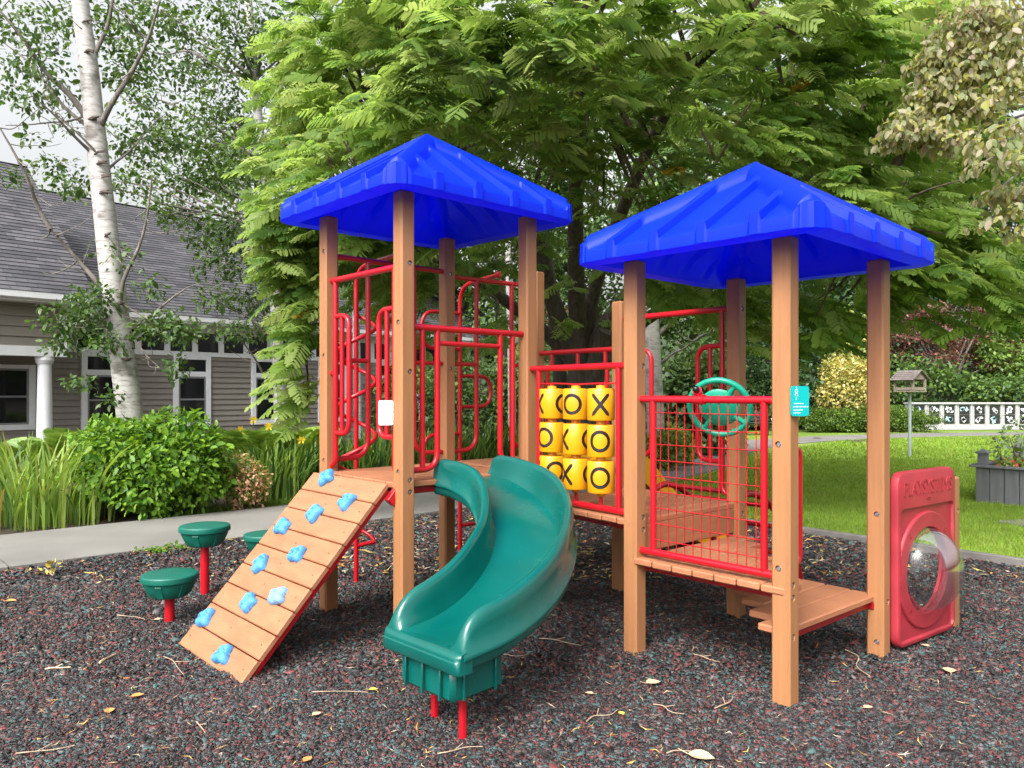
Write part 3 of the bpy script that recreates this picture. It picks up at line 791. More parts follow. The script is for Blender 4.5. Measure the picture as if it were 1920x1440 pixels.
def chips():
    V_, F_, I_ = [], [], []; base = 0
    for (y0, y1, sc_, n_) in ((2.7, 4.0, 1.0, 200000), (4.0, 6.0, 1.25, 160000), (6.0, 11.0, 1.8, 110000)):
        y = np.sqrt(rng.uniform(y0*y0, y1*y1, n_)); x = rng.uniform(-.72, .72, n_)*y
        k = inside_mulch(x, y); x, y = x[k], y[k]; n = len(x)
        L = rng.lognormal(-4.82, .38, n)*sc_; W = L*rng.uniform(.24, .62, n); H = W*rng.uniform(.3, .65, n)
        yaw = rng.uniform(0, 2*np.pi, n); t1 = rng.normal(0, .32, n); t2 = rng.normal(0, .32, n)
        ax = np.stack([np.cos(yaw)*np.cos(t1), np.sin(yaw)*np.cos(t1), np.sin(t1)], 1)
        up = np.stack([rng.normal(0, .25, n), rng.normal(0, .25, n), np.ones(n)], 1)
        ay = np.cross(up, ax); ay /= np.linalg.norm(ay, axis=1)[:, None]; az = np.cross(ax, ay)
        c = np.stack([x, y, mh(x, y)+.002+rng.uniform(0, .012, n)*min(sc_, 1.4)], 1)
        vs = np.empty((n, 8, 3)); q = 0
        for sz in (-1, 1):
            for (sx, sy) in ((-1, -1), (1, -1), (1, 1), (-1, 1)):
                j = rng.uniform(.35, 1.15, (n, 3))
                vs[:, q] = c+ax*(sx*L*j[:, 0])[:, None]+ay*(sy*W*j[:, 1])[:, None]+az*(sz*H*j[:, 2])[:, None]; q += 1
        f = np.array([[4, 5, 6, 7], [0, 1, 5, 4], [1, 2, 6, 5], [2, 3, 7, 6], [3, 0, 4, 7]])
        F_.append((np.arange(n)*8)[:, None, None]+f[None]+base); V_.append(vs.reshape(-1, 3)); base += n*8
        mi = rng.choice(6, n, p=[.33, .20, .18, .16, .08, .05]); I_.append(np.repeat(mi, 5))
    mts = [mat('rubber_black', (.013, .011, .012), .6, .3), mat('rubber_charcoal', (.031, .027, .029), .7, .3), mat('rubber_red', (.125, .034, .032), .7, .3), mat('rubber_teal', (.041, .082, .082), .7, .3), mat('rubber_grey', (.110, .098, .100), .7, .3), mat('rubber_brown', (.075, .052, .040), .65, .3)]
    o = arrays('rubber_mulch', np.concatenate(V_), np.concatenate(F_).reshape(-1, 4), mts, None, np.concatenate(I_))
    tag(o, 'loose red, teal and black shredded rubber chips covering the play area', 'rubber mulch', kind='stuff')
chips()
# straw coloured litter under the trees
def litter():
    n = 8000; k = rng.uniform(0, 1, n)
    y = np.where(k < .62, rng.uniform(6.2, 11.0, n), rng.uniform(2.6, 6.5, n)); x = rng.uniform(-.72, .72, n)*y
    dens = np.where(y > 6.2, np.clip(.25+.9*np.exp(-((x-.2)/2.6)**2), 0, 1), .45)
    ok = inside_mulch(x, y) & (rng.uniform(0, 1, n) < dens); x, y = x[ok], y[ok]; n = len(x)
    L = rng.uniform(.012, .05, n)*np.where(y > 6, 1.25, .85); W = rng.uniform(.0022, .0075, n)*np.where(y > 6, 1.5, .42); a = rng.uniform(0, 2*np.pi, n)
    d = np.stack([np.cos(a), np.sin(a), rng.normal(0, .12, n)], 1); s = np.stack([-np.sin(a), np.cos(a), rng.normal(0, .3, n)], 1); c = np.stack([x, y, mh(x, y)+.016+rng.uniform(0, .010, n)], 1)
    bend = s*(rng.normal(0, .35, n)*L)[:, None]
    vs = np.stack([c-d*L[:, None]-s*W[:, None]*.4, c+bend-s*W[:, None], c+d*L[:, None]+s*W[:, None]*.2, c+bend+s*W[:, None]], 1)
    mts = [mat('dry_leaflet_yellow', (.50, .33, .09), .7, .3), mat('dry_leaflet_tan', (.42, .30, .17), .7, .3), mat('dry_needle_pale', (.50, .42, .31), .7, .2), mat('dry_leaflet_orange', (.46, .20, .05), .7, .3)]
    o = arrays('leaf_litter', vs.reshape(-1, 3), np.arange(n*4).reshape(-1, 4), mts, None, rng.choice(4, n, p=[.42, .30, .2, .08]))
    tag(o, 'dry yellow leaflets and needles scattered over the dark mulch', 'leaf litter', kind='stuff')
litter()
# single fallen leaves and twigs
M['leaf_tan'] = mat('fallen_leaf_tan', (.52, .37, .23), .7, .15, 30); M['leaf_orange'] = mat('fallen_leaf_orange', (.55, .24, .07), .7, .2, 30); M['leaf_yellow'] = mat('fallen_leaf_yellow', (.62, .50, .08), .7, .2, 30)
M['twig'] = mat('dry_twig', (.40, .29, .20), .8, .25, 30); M['stick'] = mat('pale_stick', (.55, .42, .28), .8, .2, 20)
def gp(x, y, z=0.0):
    Y = (1.5-z)*F/(y-735); X = (x-960)/F*Y; return V(X, Y, z+(float(mh(X, Y)) if z else 0))
def fallen(x, y, size, ang, mt, label, curl=.25):
    c = gp(x, y, .022); out = [(0, .0), (.16, .30), (.42, .46), (.7, .34), (1, 0), (.7, -.30), (.42, -.40), (.16, -.26)]
    ca, sa = math.cos(ang), math.sin(ang); mb = MB()
    def P(u, v): u -= .5; z = curl*size*(abs(v)*1.1+u*u*.7); return c+V((u*ca-v*sa)*size, (u*sa+v*ca)*size, z)
    mid = [P(t, 0) for t in (0, .2, .45, .7, 1)]
    up = [P(0, 0), P(.18, .28), P(.42, .40), P(.7, .30), P(1, 0)]; dn_ = [P(0, 0), P(.18, -.26), P(.42, -.38), P(.7, -.28), P(1, 0)]
    for s in (up, dn_):
        vs = mid+s[1:4]; mb.add(vs, [(0, 1, 5), (1, 2, 6, 5), (2, 3, 7, 6), (3, 4, 7)])
    tube(mb, [P(0, 0), P(-.35, .06)], size*.018, 5)
    tag(mb.build('fallen_leaf', [mt], None, 60), label, 'leaf', 'dry leaves fallen on the mulch')
fl = [(1225, 1272, .085, .3, 'leaf_tan', 'tan curled leaf between slide legs and the nearest tall post'), (1315, 1423, .11, -.4, 'leaf_tan', 'large tan leaf with a stalk at the front edge of the mulch'),
      (1780, 1253, .085, 1.2, 'leaf_tan', 'broad tan leaf before the red bubble panel'), (577, 1412, .05, 1.1, 'leaf_orange', 'small orange leaf lying front left of the slide legs'),
      (700, 1298, .045, .2, 'leaf_yellow', 'round yellow leaf left of the slide\'s red legs'), (258, 1306, .06, .5, 'leaf_orange', 'orange leaf in front of the lower end of the ramp'),
      (205, 1335, .06, 2.0, 'leaf_orange', 'crumpled orange leaf left of the ramp foot, near the bottom corner'), (297, 1155, .06, .4, 'leaf_tan', 'tan leaf beside the red stem of the nearest stepping pod'),
      (20, 1126, .08, .1, 'leaf_orange', 'orange brown leaf at the far left below the sidewalk'), (594, 1338, .05, .9, 'leaf_tan', 'pale leaf in the open mulch below the ramp corner'),
      (1628, 1325, .05, .3, 'leaf_tan', 'small pale leaf in front of the right-hand tower post'), (1735, 1212, .05, 2.2, 'leaf_tan', 'small tan leaf at the foot of the red bubble panel'),
      (1105, 1302, .045, 2.8, 'leaf_tan', 'narrow tan leaf right of the slide foot'), (1165, 1335, .04, 1.9, 'leaf_yellow', 'little yellow leaf in front of the middle tan post')]
for (x, y, s, a, mt, lb) in fl: fallen(x, y, s, a, M[mt], lb)
def twig(x0, y0, x1, y1, r, mt, label, wob=.12, fork=False):
    a, b = gp(x0, y0, .022), gp(x1, y1, .022); d = b-a; s = V(-d.y, d.x, 0); mb = MB()
    pts = catmull([a, a+d*.3+s*rnd.uniform(-wob, wob)+V(0, 0, .004), a+d*.65+s*rnd.uniform(-wob, wob), b], 5); tube(mb, pts, [r*(1-.5*i/len(pts)) for i in range(len(pts))], 5)
    if fork: tube(mb, [pts[6], pts[6]+d*.22+s*.16+V(0, 0, .01)], r*.6, 5)
    tag(mb.build('twig', [mt], None, 60), label, 'twig', 'twigs and sticks lying on the mulch')
tw = [(85, 1249, 133, 1248, .006, 'stick', 'straight pale stick far left in the open mulch', .01), (187, 1240, 216, 1220, .007, 'stick', 'broken pale splinter of wood tilted on the left mulch', .01),
      (306, 1225, 345, 1259, .0025, 'twig', 'thin curved twig left of the ramp\'s lowest board'), (220, 1150, 272, 1154, .003, 'twig', 'long dry stem left of the nearest pod stem'),
      (585, 1304, 690, 1303, .0025, 'twig', 'fine straight stem leading to the round yellow leaf'), (1010, 1203, 1090, 1210, .003, 'twig', 'forked twig right of the slide\'s outer wall'),
      (1585, 1212, 1632, 1262, .004, 'twig', 'crooked branching twig before the right-hand tower post'), (1225, 1315, 1283, 1336, .003, 'twig', 'bent twig below the tan curled leaf'),
      (1340, 1320, 1375, 1296, .0035, 'twig', 'curved bare twig left of the nearest post\'s foot'), (1100, 1350, 1158, 1328, .003, 'twig', 'arched twig in front of the slide\'s right side'),
      (820, 1412, 905, 1402, .003, 'twig', 'long twig near the bottom edge under the slide legs'), (368, 1350, 385, 1370, .003, 'twig', 'short twig below the ramp\'s front edge'),
      (1250, 1417, 1300, 1412, .0035, 'twig', 'stalk-like twig beside the large front leaf'), (1300, 1222, 1350, 1236, .003, 'twig', 'wavy twig behind the nearest tall post'),
      (905, 1240, 1000, 1232, .0025, 'twig', 'thin twig lying beside the green slide foot'), (30, 1405, 140, 1392, .003, 'twig', 'brown stem near the bottom left corner')]
for t in tw: twig(*t[:4], t[4], M[t[5]], t[6], *(t[7:] or ()), fork=(rnd.random() < .5))

# concrete path, slab by slab with open joints
def conc(name, c):
    return mat(name, c, .85, .16, 1.2, .35, 130)
M['conc'] = conc('sidewalk_concrete', (.175, .167, .155))
ctr = [V(-15.5, -3.0), V(-9.2, 2.95), V(-4.83, 7.11), V(-2.09, 9.6), V(.08, 11.7), V(2.0, 13.5), V(3.6, 15.9), V(5.6, 20.2), V(8.8, 23.7), V(13.5, 26.2), V(19, 27.3), V(30, 28), V(48, 28)]
cc = [p.to_2d() for p in catmull([p.to_3d() for p in ctr], 24)]
acc = [0]
for a, b in zip(cc, cc[1:]): acc.append(acc[-1]+(b-a).length)
def at(s):
    for i in range(len(acc)-1):
        if acc[i+1] >= s: t = (s-acc[i])/(acc[i+1]-acc[i]); p = lerp(cc[i], cc[i+1], t); d = (cc[i+1]-cc[i]).normalized(); return p, d
    return cc[-1], (cc[-1]-cc[-2]).normalized()
mb = MB(); s = 0.30; step = 3.6
while s < acc[-1]-.1:
    e = min(acc[-1], s+step); q = [s+.008, s+step*.33, s+step*.66, e-.008]; vs = []
    for t in q:
        p, d = at(t); nrm = V(-d.y, d.x)
        for (o_, z) in ((-.86, -.02), (-.86, .026), (-.85, .034), (.85, .034), (.86, .026), (.86, -.02)): vs.append((*(p+nrm*o_), z))
    fs = []
    for i in range(3):
        for j in range(5): fs.append((i*6+j, i*6+j+1, (i+1)*6+j+1, (i+1)*6+j))
    fs += [tuple(range(6)), tuple(18+j for j in range(6))]
    mb.add(vs, fs); s = e
o = mb.build('sidewalk', [M['conc']], None, 20); tag(o, kind='structure')
# lawn between the edging and the path
lawn_poly = [(.75, 11.2), (3.12, 8.22), (9.97, 0), (50, 0), (50, 80), (-3, 80), (4.2, 22), (2.6, 15.4), (1.2, 12.9)]
sheet('lawn', lawn_poly, .004, M['turf'])
def blades(name, n, y0, y1, hgt, wid, seedw):
    y = np.sqrt(rng.uniform(y0*y0, y1*y1, n)); x = rng.uniform(.1, .74, n)*y
    ok = ((x-3.1)*.77+(y-8.16)*.64 > .07) & ((x < 2.3) & (y < 12.7) | (x >= 2.3) & (y < 11.6+(x-1.0)*1.35))
    ok &= ~((x > 6.0) & (y > 9.0) & (y < 12.2) & ((x-6.29)*.743+(y-10.45)*.669 > -.03) & ((x-6.29)*.655-(y-10.45)*.756 > -.03))
    cp = np.array([tuple(p) for p in cc]); cp = cp[(cp[:, 1] > 8)]
    dm = np.full(len(x), 9e9)
    for q in cp: dm = np.minimum(dm, (x-q[0])**2+(y-q[1])**2)
    ok &= dm > .98**2
    x, y = x[ok], y[ok]; n = len(x); h = hgt*rng.uniform(.5, 1.3, n); w_ = wid*rng.uniform(.6, 1.3, n); a = rng.uniform(0, np.pi, n)
    c = np.stack([x, y, np.full(n, .0)], 1); s = np.stack([np.cos(a), np.sin(a), np.zeros(n)], 1)*w_[:, None]; t = np.stack([rng.normal(0, .5, n)*h, rng.normal(0, .5, n)*h, h], 1)
    return np.stack([c-s, c+s, c+s*.25+t, c-s*.25+t], 1).reshape(-1, 3)
vs = np.concatenate([blades('g', 75000, 6.6, 11, .045, .004, 0), blades('g', 60000, 11, 17, .045, .009, 0), blades('g', 45000, 17, 28, .05, .018, 0)])
nb_ = len(vs)//4
o = arrays('grass', vs, np.arange(nb_*4).reshape(-1, 4), [leafmat('grass_light', (.205, .315, .035), .3, .6, var=.35, scale=.8), leafmat('grass_mid', (.135, .23, .024), .3, .6, var=.35, scale=.8), leafmat('grass_dry', (.30, .30, .09), .3, .7, scale=.8)], None, rng.choice(3, nb_, p=[.55, .40, .05]))
tag(o, 'short bright green lawn grass beyond the play area', 'grass', kind='stuff')
def strip_grass():
    n = 4200; k = rng.uniform(-1.5, 4.0, n); off = np.abs(rng.normal(0, .16, n))
    P0 = np.array([-2.75, 10.45]); x = P0[0]+.72*k-.69*off; y = P0[1]+.69*k+.72*off; w_ = .006; h = rng.uniform(.03, .08, n); a = rng.uniform(0, np.pi, n)
    c = np.stack([x, y, np.zeros(n)], 1); s = np.stack([np.cos(a), np.sin(a), np.zeros(n)], 1)*w_; t = np.stack([rng.normal(0, .5, n)*h, rng.normal(0, .5, n)*h, h], 1)
    vs = np.stack([c-s, c+s, c+s*.25+t, c-s*.25+t], 1).reshape(-1, 3)
    o = arrays('grass_verge', vs, np.arange(n*4).reshape(-1, 4), [bpy.data.materials['grass_mid']]); tag(o, 'thin strip of grass along the far side of the concrete path', 'grass', kind='stuff')
strip_grass()
mb = MB(); a, b = V(.70, 11.05), V(9.95, -.02); d = (b-a).normalized().to_3d(); L_ = (b-a).length; k = 0
while k < L_:
    e = min(L_, k+2.4); m = a+(b-a).normalized()*((k+e)/2); cbox(mb, (m.x, m.y, .015), (d, d.cross(EZ), EZ), ((e-k)/2-.004, .035, .05), .008); k = e
tag(mb.build('timber_edging', [mat('weathered_edging', (.125, .115, .108), .85, .25, 6, .4, 40)], None), 'weathered grey timber edging between the dark mulch and the lawn', 'edging')
mb = MB(); c = px(1912, 984, 8.7); cbox(mb, (c.x+.15, c.y, .018), (V(.9, .3, 0), V(-.3, .9, 0), EZ), (.30, .19, .012), .004)
tag(mb.build('stepping_slab', [M['conc']], None), 'single concrete stepping slab set in the lawn beneath the grey planter', 'paving slab')
# wooded hillside
def hill():
    nx, ny = 70, 40; vs = []
    for j in range(ny):
        for i in range(nx):
            x = -60+150*i/(nx-1); y = 30+j*2.2+max(0, -x*.25); t = j/(ny-1)
            vs.append((x, y, -.03+12*(t**.9)+.5*math.sin(x*.35+y*.2)*min(1, j/4)))
    fs = [(j*nx+i, j*nx+i+1, (j+1)*nx+i+1, (j+1)*nx+i) for j in range(ny-1) for i in range(nx-1)]
    mb = MB(); mb.add(vs, fs); tag(mb.build('hillside', [mat('hillside_undergrowth', (.025, .045, .014), .9, .5, 1.5, 1, 6)], None, 60), kind='structure')
hill()
for (x, y, r_) in ((985+640, 829, .30), (915+645-13, 824, .22)):
    c = gp(x-15, y, 0); mb = MB(); lathe(mb, [(r_, -.01), (r_*.8, .03), (r_*.4, .055), (.02, .06)], c, 14)
    tag(mb.build('molehill', [M['soil']], None, 60), 'larger brown bare mound of soil on the lawn' if r_ > .25 else 'smaller, fainter brown bare patch of soil on the far lawn', 'soil mound', 'bare soil mounds on the lawn')

# ================================================================== THE HOUSE
def W(s, n, z): p = V(-8.67, 17.5)+hv*s+hn*n; return V(p.x, p.y, z)
HX, HN = hv.to_3d(), hn.to_3d()
HOUSE = empty('house', W(2, 0, 0), 'taupe sided single-storey house with grey shingle roof and white trim behind the birches', 'house')
M['siding'] = mat('taupe_lap_siding', (.225, .202, .180), .75, .06, 2, .08, 60)
M['trim'] = mat('white_house_trim', (.72, .73, .77), .6, .05)
M['sash'] = mat('grey_window_sash', (.22, .23, .25), .5, .05)
def paneglass():
    m, n, l, b = nt('dark_window_glass'); b.inputs['Base Color'].default_value = (.012, .013, .015, 1); b.inputs['Roughness'].default_value = .06; b.inputs['Specular IOR Level'].default_value = .6
    return m
M['pane'] = paneglass()
def lap(name, s0, s1, n, z0, z1, pitch=.135):
    mb = MB(); z = z0
    while z < z1-.001:
        t = min(z1, z+pitch); mb.add([W(s0, n+.034, z), W(s1, n+.034, z), W(s1, n+.004, t), W(s0, n+.004, t), W(s0, n-.02, z), W(s1, n-.02, z)], [(0, 1, 2, 3), (4, 5, 1, 0)]); z = t
    mb.add([W(s0, n-.02, z0), W(s1, n-.02, z0), W(s1, n-.02, z1), W(s0, n-.02, z1)], [(0, 1, 2, 3)])
    return mb.build(name, [M['siding']], HOUSE, 0, recalc=False)
def hb(mb, s0, s1, n0, n1, z0, z1, ch=.004):
    cbox(mb, (W(s0, n0, z0)+W(s1, n1, z1))/2, (HX, HN, EZ), (abs(s1-s0)/2, abs(n1-n0)/2, abs(z1-z0)/2), ch)
lap('wall', -6, 12, 0, -.02, 2.42)
def window(s, w_, z0, z1, n=0.0, transom=None):
    fr = MB(); tw_ = .12
    hb(fr, s-w_/2, s-w_/2+tw_, n, n+.075, z0, z1); hb(fr, s+w_/2-tw_, s+w_/2, n, n+.075, z0, z1)
    hb(fr, s-w_/2+tw_, s+w_/2-tw_, n, n+.072, z0, z0+.11); hb(fr, s-w_/2+tw_, s+w_/2-tw_, n, n+.072, z1-.08, z1)
    if transom: hb(fr, s-w_/2+tw_, s+w_/2-tw_, n, n+.07, transom-.06, transom+.06)
    o = fr.build('window', [M['trim']], HOUSE)
    a, b = s-w_/2+tw_, s+w_/2-tw_; top_ = (transom-.06) if transom else z1-.08; bot = z0+.11
    p = MB(); hb(p, a, b, n+.038, n+.043, bot, top_, .001)
    if transom: hb(p, a, b, n+.038, n+.043, transom+.06, z1-.08, .001)
    p.build('pane', [M['pane']], o, 0)
    q = MB(); t_ = .04; mid = (bot+top_)/2
    for (x0, x1, y0, y1) in ((a, a+t_, bot, top_), (b-t_, b, bot, top_), (a+t_, b-t_, bot, bot+t_), (a+t_, b-t_, top_-t_, top_), (a+t_, b-t_, mid-.02, mid+.02)): hb(q, x0, x1, n+.043, n+.058, y0, y1, .002)
    q.build('sash', [M['sash']], o)
for s in (-.6, 1.41, 3.42, 5.43, 7.44): window(s, .92, .66, 2.36, 0, 1.93)
mb = MB(); hb(mb, -2, 12, .0, .050, 2.36, 2.47); hb(mb, -2, 12, .0, .050, 2.93, 3.12); mb.build('trim_band', [M['trim']], HOUSE)
for k in range(20):
    s = -1.27+.67*k; fr = MB(); hb(fr, s, s+.14, 0, .048, 2.47, 2.93); o = fr.build('clerestory_window', [M['trim']], HOUSE)
    p = MB(); hb(p, s+.14, s+.67, .015, .02, 2.47, 2.93, .001); p.build('pane', [M['pane']], o, 0)
mb = MB(); hb(mb, -1.6, 12.5, .0, .52, 3.10, 3.14); hb(mb, -1.6, 12.5, .44, .56, 3.14, 3.29, .02); mb.build('gutter', [M['trim']], HOUSE)
def shingles():
    m, n, l, b = nt('grey_asphalt_shingles'); tc = n.new('ShaderNodeTexCoord')
    br = n.new('ShaderNodeTexBrick'); br.inputs['Scale'].default_value = 1; br.inputs['Brick Width'].default_value = .34; br.inputs['Row Height'].default_value = .14; br.inputs['Mortar Size'].default_value = .006
    br.offset = .37; br.offset_frequency = 2; br.squash_frequency = 3
    br.inputs['Color1'].default_value = (.044, .045, .054, 1); br.inputs['Color2'].default_value = (.098, .096, .108, 1); br.inputs['Mortar'].default_value = (.03, .03, .034, 1); br.inputs['Mortar Smooth'].default_value = .2; br.inputs['Bias'].default_value = -.05
    l.new(tc.outputs['Object'], br.inputs['Vector']); no = n.new('ShaderNodeTexNoise'); no.inputs['Scale'].default_value = 3; no.inputs['Detail'].default_value = 8; l.new(tc.outputs['Object'], no.inputs[0])
    rp = ramp(n, [(.3, (.8, .8, .8)), (.7, (1.2, 1.15, 1.15))]); l.new(no.outputs['Fac'], rp.inputs[0])
    mx = n.new('ShaderNodeMixRGB'); mx.blend_type = 'MULTIPLY'; mx.inputs[0].default_value = 1; l.new(br.outputs['Color'], mx.inputs[1]); l.new(rp.outputs[0], mx.inputs[2]); l.new(mx.outputs[0], b.inputs['Base Color'])
    b.inputs['Roughness'].default_value = .85
    return m
M['shingle'] = shingles()
def roofplane(s0, s1, n0, z0, n1, z1, rows=None):
    """a shingled slope with real course steps, built in its own axes"""
    o0 = W(s0, n0, z0); x = HX; y = (W(s0, n1, z1)-o0); Ls = y.length; y.normalize(); z = x.cross(y)
    if z.z < 0: z = -z
    mw = Matrix(((x.x, y.x, z.x, o0.x), (x.y, y.y, z.y, o0.y), (x.z, y.z, z.z, o0.z), (0, 0, 0, 1)))
    mb = MB(); w_ = s1-s0; t = 0
    while t < Ls:
        e = min(Ls, t+.14); mb.add([(0, t, .014), (w_, t, .014), (w_, e, .002), (0, e, .002), (0, t, 0), (w_, t, 0)], [(0, 1, 2, 3), (4, 5, 1, 0)]); t = e
    mb.add([(0, 0, -.14), (w_, 0, -.14), (w_, Ls, -.14), (0, Ls, -.14), (0, 0, 0), (w_, 0, 0), (w_, Ls, 0), (0, Ls, 0)], [(3, 2, 1, 0), (0, 1, 5, 4), (1, 2, 6, 5), (3, 0, 4, 7)])
    me = bpy.data.meshes.new('roof'); me.from_pydata(mb.v, [], mb.f); me.materials.append(M['shingle']); me.update()
    o = link('roof', me); o.parent = HOUSE; mw.translation -= HOUSE.location; o.matrix_local = mw
    return o
roofplane(-1.6, 12.6, .56, 3.27, -4.4, 6.75); roofplane(-12, 12.6, -9.4, 3.2, -4.38, 6.78)
# front wing
mb = MB(); vs = []
lap('wall', -12, -1.9, 1.6, 2.36, 3.3, .19)
mb = MB(); mb.add([W(-1.9, 1.6, 2.2), W(-1.9, 0, 2.2), W(-1.9, 0, 3.4), W(-1.9, -2.0, 6.4), W(-1.9, 1.6, 3.3)], [(0, 1, 2, 3, 4)]); mb.build('gable', [M['siding']], HOUSE, 0)
mb = MB(); hb(mb, -12, -1.86, 1.5, 1.66, 2.18, 2.37); hb(mb, -2.0, -1.87, 1.605, 1.64, 2.37, 3.3); mb.build('porch_beam', [M['trim']], HOUSE)
mb = MB(); hb(mb, -12, -1.6, 1.62, 2.02, 3.18, 3.22); hb(mb, -12, -1.6, 1.98, 2.10, 3.22, 3.37, .02); mb.build('gutter', [M['trim']], HOUSE)
roofplane(-12, -1.5, 2.1, 3.35, -2.0, 6.66); roofplane(-12, -1.5, -6.2, 3.3, -1.98, 6.69)
mb = MB(); hb(mb, -12, -1.9, .0, 1.55, 2.30, 2.36); mb.build('porch_ceiling', [M['trim']], HOUSE)
c = W(-2.22, 1.5, 0); mb = MB(); lathe(mb, [(.17, -.02), (.17, .10), (.14, .12), (.138, .8), (.118, 2.03), (.15, 2.06), (.155, 2.10), (.165, 2.11), (.165, 2.18)], c, 28); mb.build('column', [M['trim']], HOUSE, 40)
window(-2.62, 1.35, .72, 2.06, 0)
mb = MB(); hb(mb, -1.0, -.05, .02, .05, .30, .60); mb.build('meter_box', [mat('dark_teal_box', (.03, .07, .09), .5)], HOUSE)
# ================================================================== OTHER THINGS
def pod(c, zt, label, g='green stepping pods on red stems'):
    o = empty('stepping_pod', (c.x, c.y, 0), label, 'stepping pod', g)
    mb = MB(); lathe(mb, [(.031, -.06), (.031, zt-.14)], (c.x, c.y, 0), 18); mb.build('stem', [M['red']], o, 40)
    mb = MB(); r = .178
    lathe(mb, [(.02, zt-.150), (.105, zt-.150), (.118, zt-.142), (.150, zt-.085), (.162, zt-.050), (.168, zt-.046), (r, zt-.042), (r+.002, zt-.036), (r, zt-.010), (r-.006, zt-.003), (r-.018, zt), (.02, zt+.002)], (c.x, c.y, 0), 44)
    for k in range(6):
        a = k*math.pi/3+.5; d = V(math.cos(a), math.sin(a), 0); ss = (d*.047+EZ*.098).normalized(); ww_ = V(-d.y, d.x, 0); cbox(mb, V(c.x, c.y, zt-.096)+d*.139, (ss.cross(ww_), ww_, ss), (.007, .022, .046), .005)
    mb.build('step_top', [M['podgreen']], o, 35)
pod(V(-2.255, 5.066), .308, 'lowest and nearest green stepping pod on a short red stem left of the ramp'); pod(V(-2.257, 5.65), .525, 'tallest green stepping pod on a long red stem before the sidewalk'); pod(V(-2.03, 6.35), .335, 'farthest green stepping pod, half hidden behind the climbing ramp')
# grey planter
M['grey_paint'] = mat('grey_painted_boards', (.115, .120, .130), .7, .15, 5, .25, 40, (4, 4, .6))
def planter():
    C = V(6.30, 10.45); u, v = V(.655, -.756), V(.743, .669); o = empty('planter_box', (C.x+.6, C.y, 0), 'grey boarded planter box with capped corner posts at the right edge of the lawn', 'planter')
    mb = MB(); n = 11; Lu, Lv = 1.9, 1.62; w_ = Lu/n
    for k in range(n): m = C+u*((k+.5)*w_); cbox(mb, (m.x, m.y, .23), (u.to_3d(), v.to_3d(), EZ), (w_/2-.004, .016, .25), .004)
    for k in range(9): m = C+v*((k+.5)*Lv/9)+u*.016; cbox(mb, (m.x, m.y, .23), (v.to_3d(), u.to_3d(), EZ), (Lv/18-.004, .014, .25), .004)
    for k in range(9): m = C+u*Lu+v*((k+.5)*Lv/9); cbox(mb, (m.x, m.y, .23), (v.to_3d(), u.to_3d(), EZ), (Lv/18-.004, .014, .25), .004)
    m = C+u*(Lu/2)+v*Lv; cbox(mb, (m.x, m.y, .23), (u.to_3d(), v.to_3d(), EZ), (Lu/2, .014, .25), .004)
    mb.build('side_board', [M['grey_paint']], o)
    mb = MB()
    for (a, b, d) in ((C-u*.06-v*.02, C+u*(Lu+.06)-v*.02, v), (C-u*.02, C+v*Lv-u*.02, u)):
        m = (a+b)/2; dd = (b-a); cbox(mb, (m.x, m.y, .499), (dd.to_3d(), d.to_3d(), EZ), (dd.length/2, .06, .014), .004)
    mb.build('cap_rail', [M['grey_paint']], o)
    for p in (C+u*.07+v*.07, C+v*(Lv-.02)+u*.08, C+u*(Lu-.07)+v*.07):
        mb = MB(); cbox(mb, (p.x, p.y, .585), (u.to_3d(), v.to_3d(), EZ), (.055, .055, .085), .005); q = mb.build('post', [M['grey_paint']], o)
        mb = MB(); cbox(mb, (p.x, p.y, .678), (u.to_3d(), v.to_3d(), EZ), (.078, .078, .010), .003)
        mb.add([V(p.x, p.y, .735)]+[xy(p+u*a+v*b, .688) for a, b in ((-.066, -.066), (.066, -.066), (.066, .066), (-.066, .066))], [(0, 1, 2), (0, 2, 3), (0, 3, 4), (0, 4, 1), (4, 3, 2, 1)]); mb.build('post_cap', [M['grey_paint']], q, 0)
    m = C+u*(Lu/2)+v*(Lv/2); mb = MB(); cbox(mb, (m.x, m.y, .42), (u.to_3d(), v.to_3d(), EZ), (Lu/2-.02, Lv/2-.02, .02), .002); mb.build('potting_soil', [M['soil']], o)
    return C, u, v
PC, PU, PV = planter()
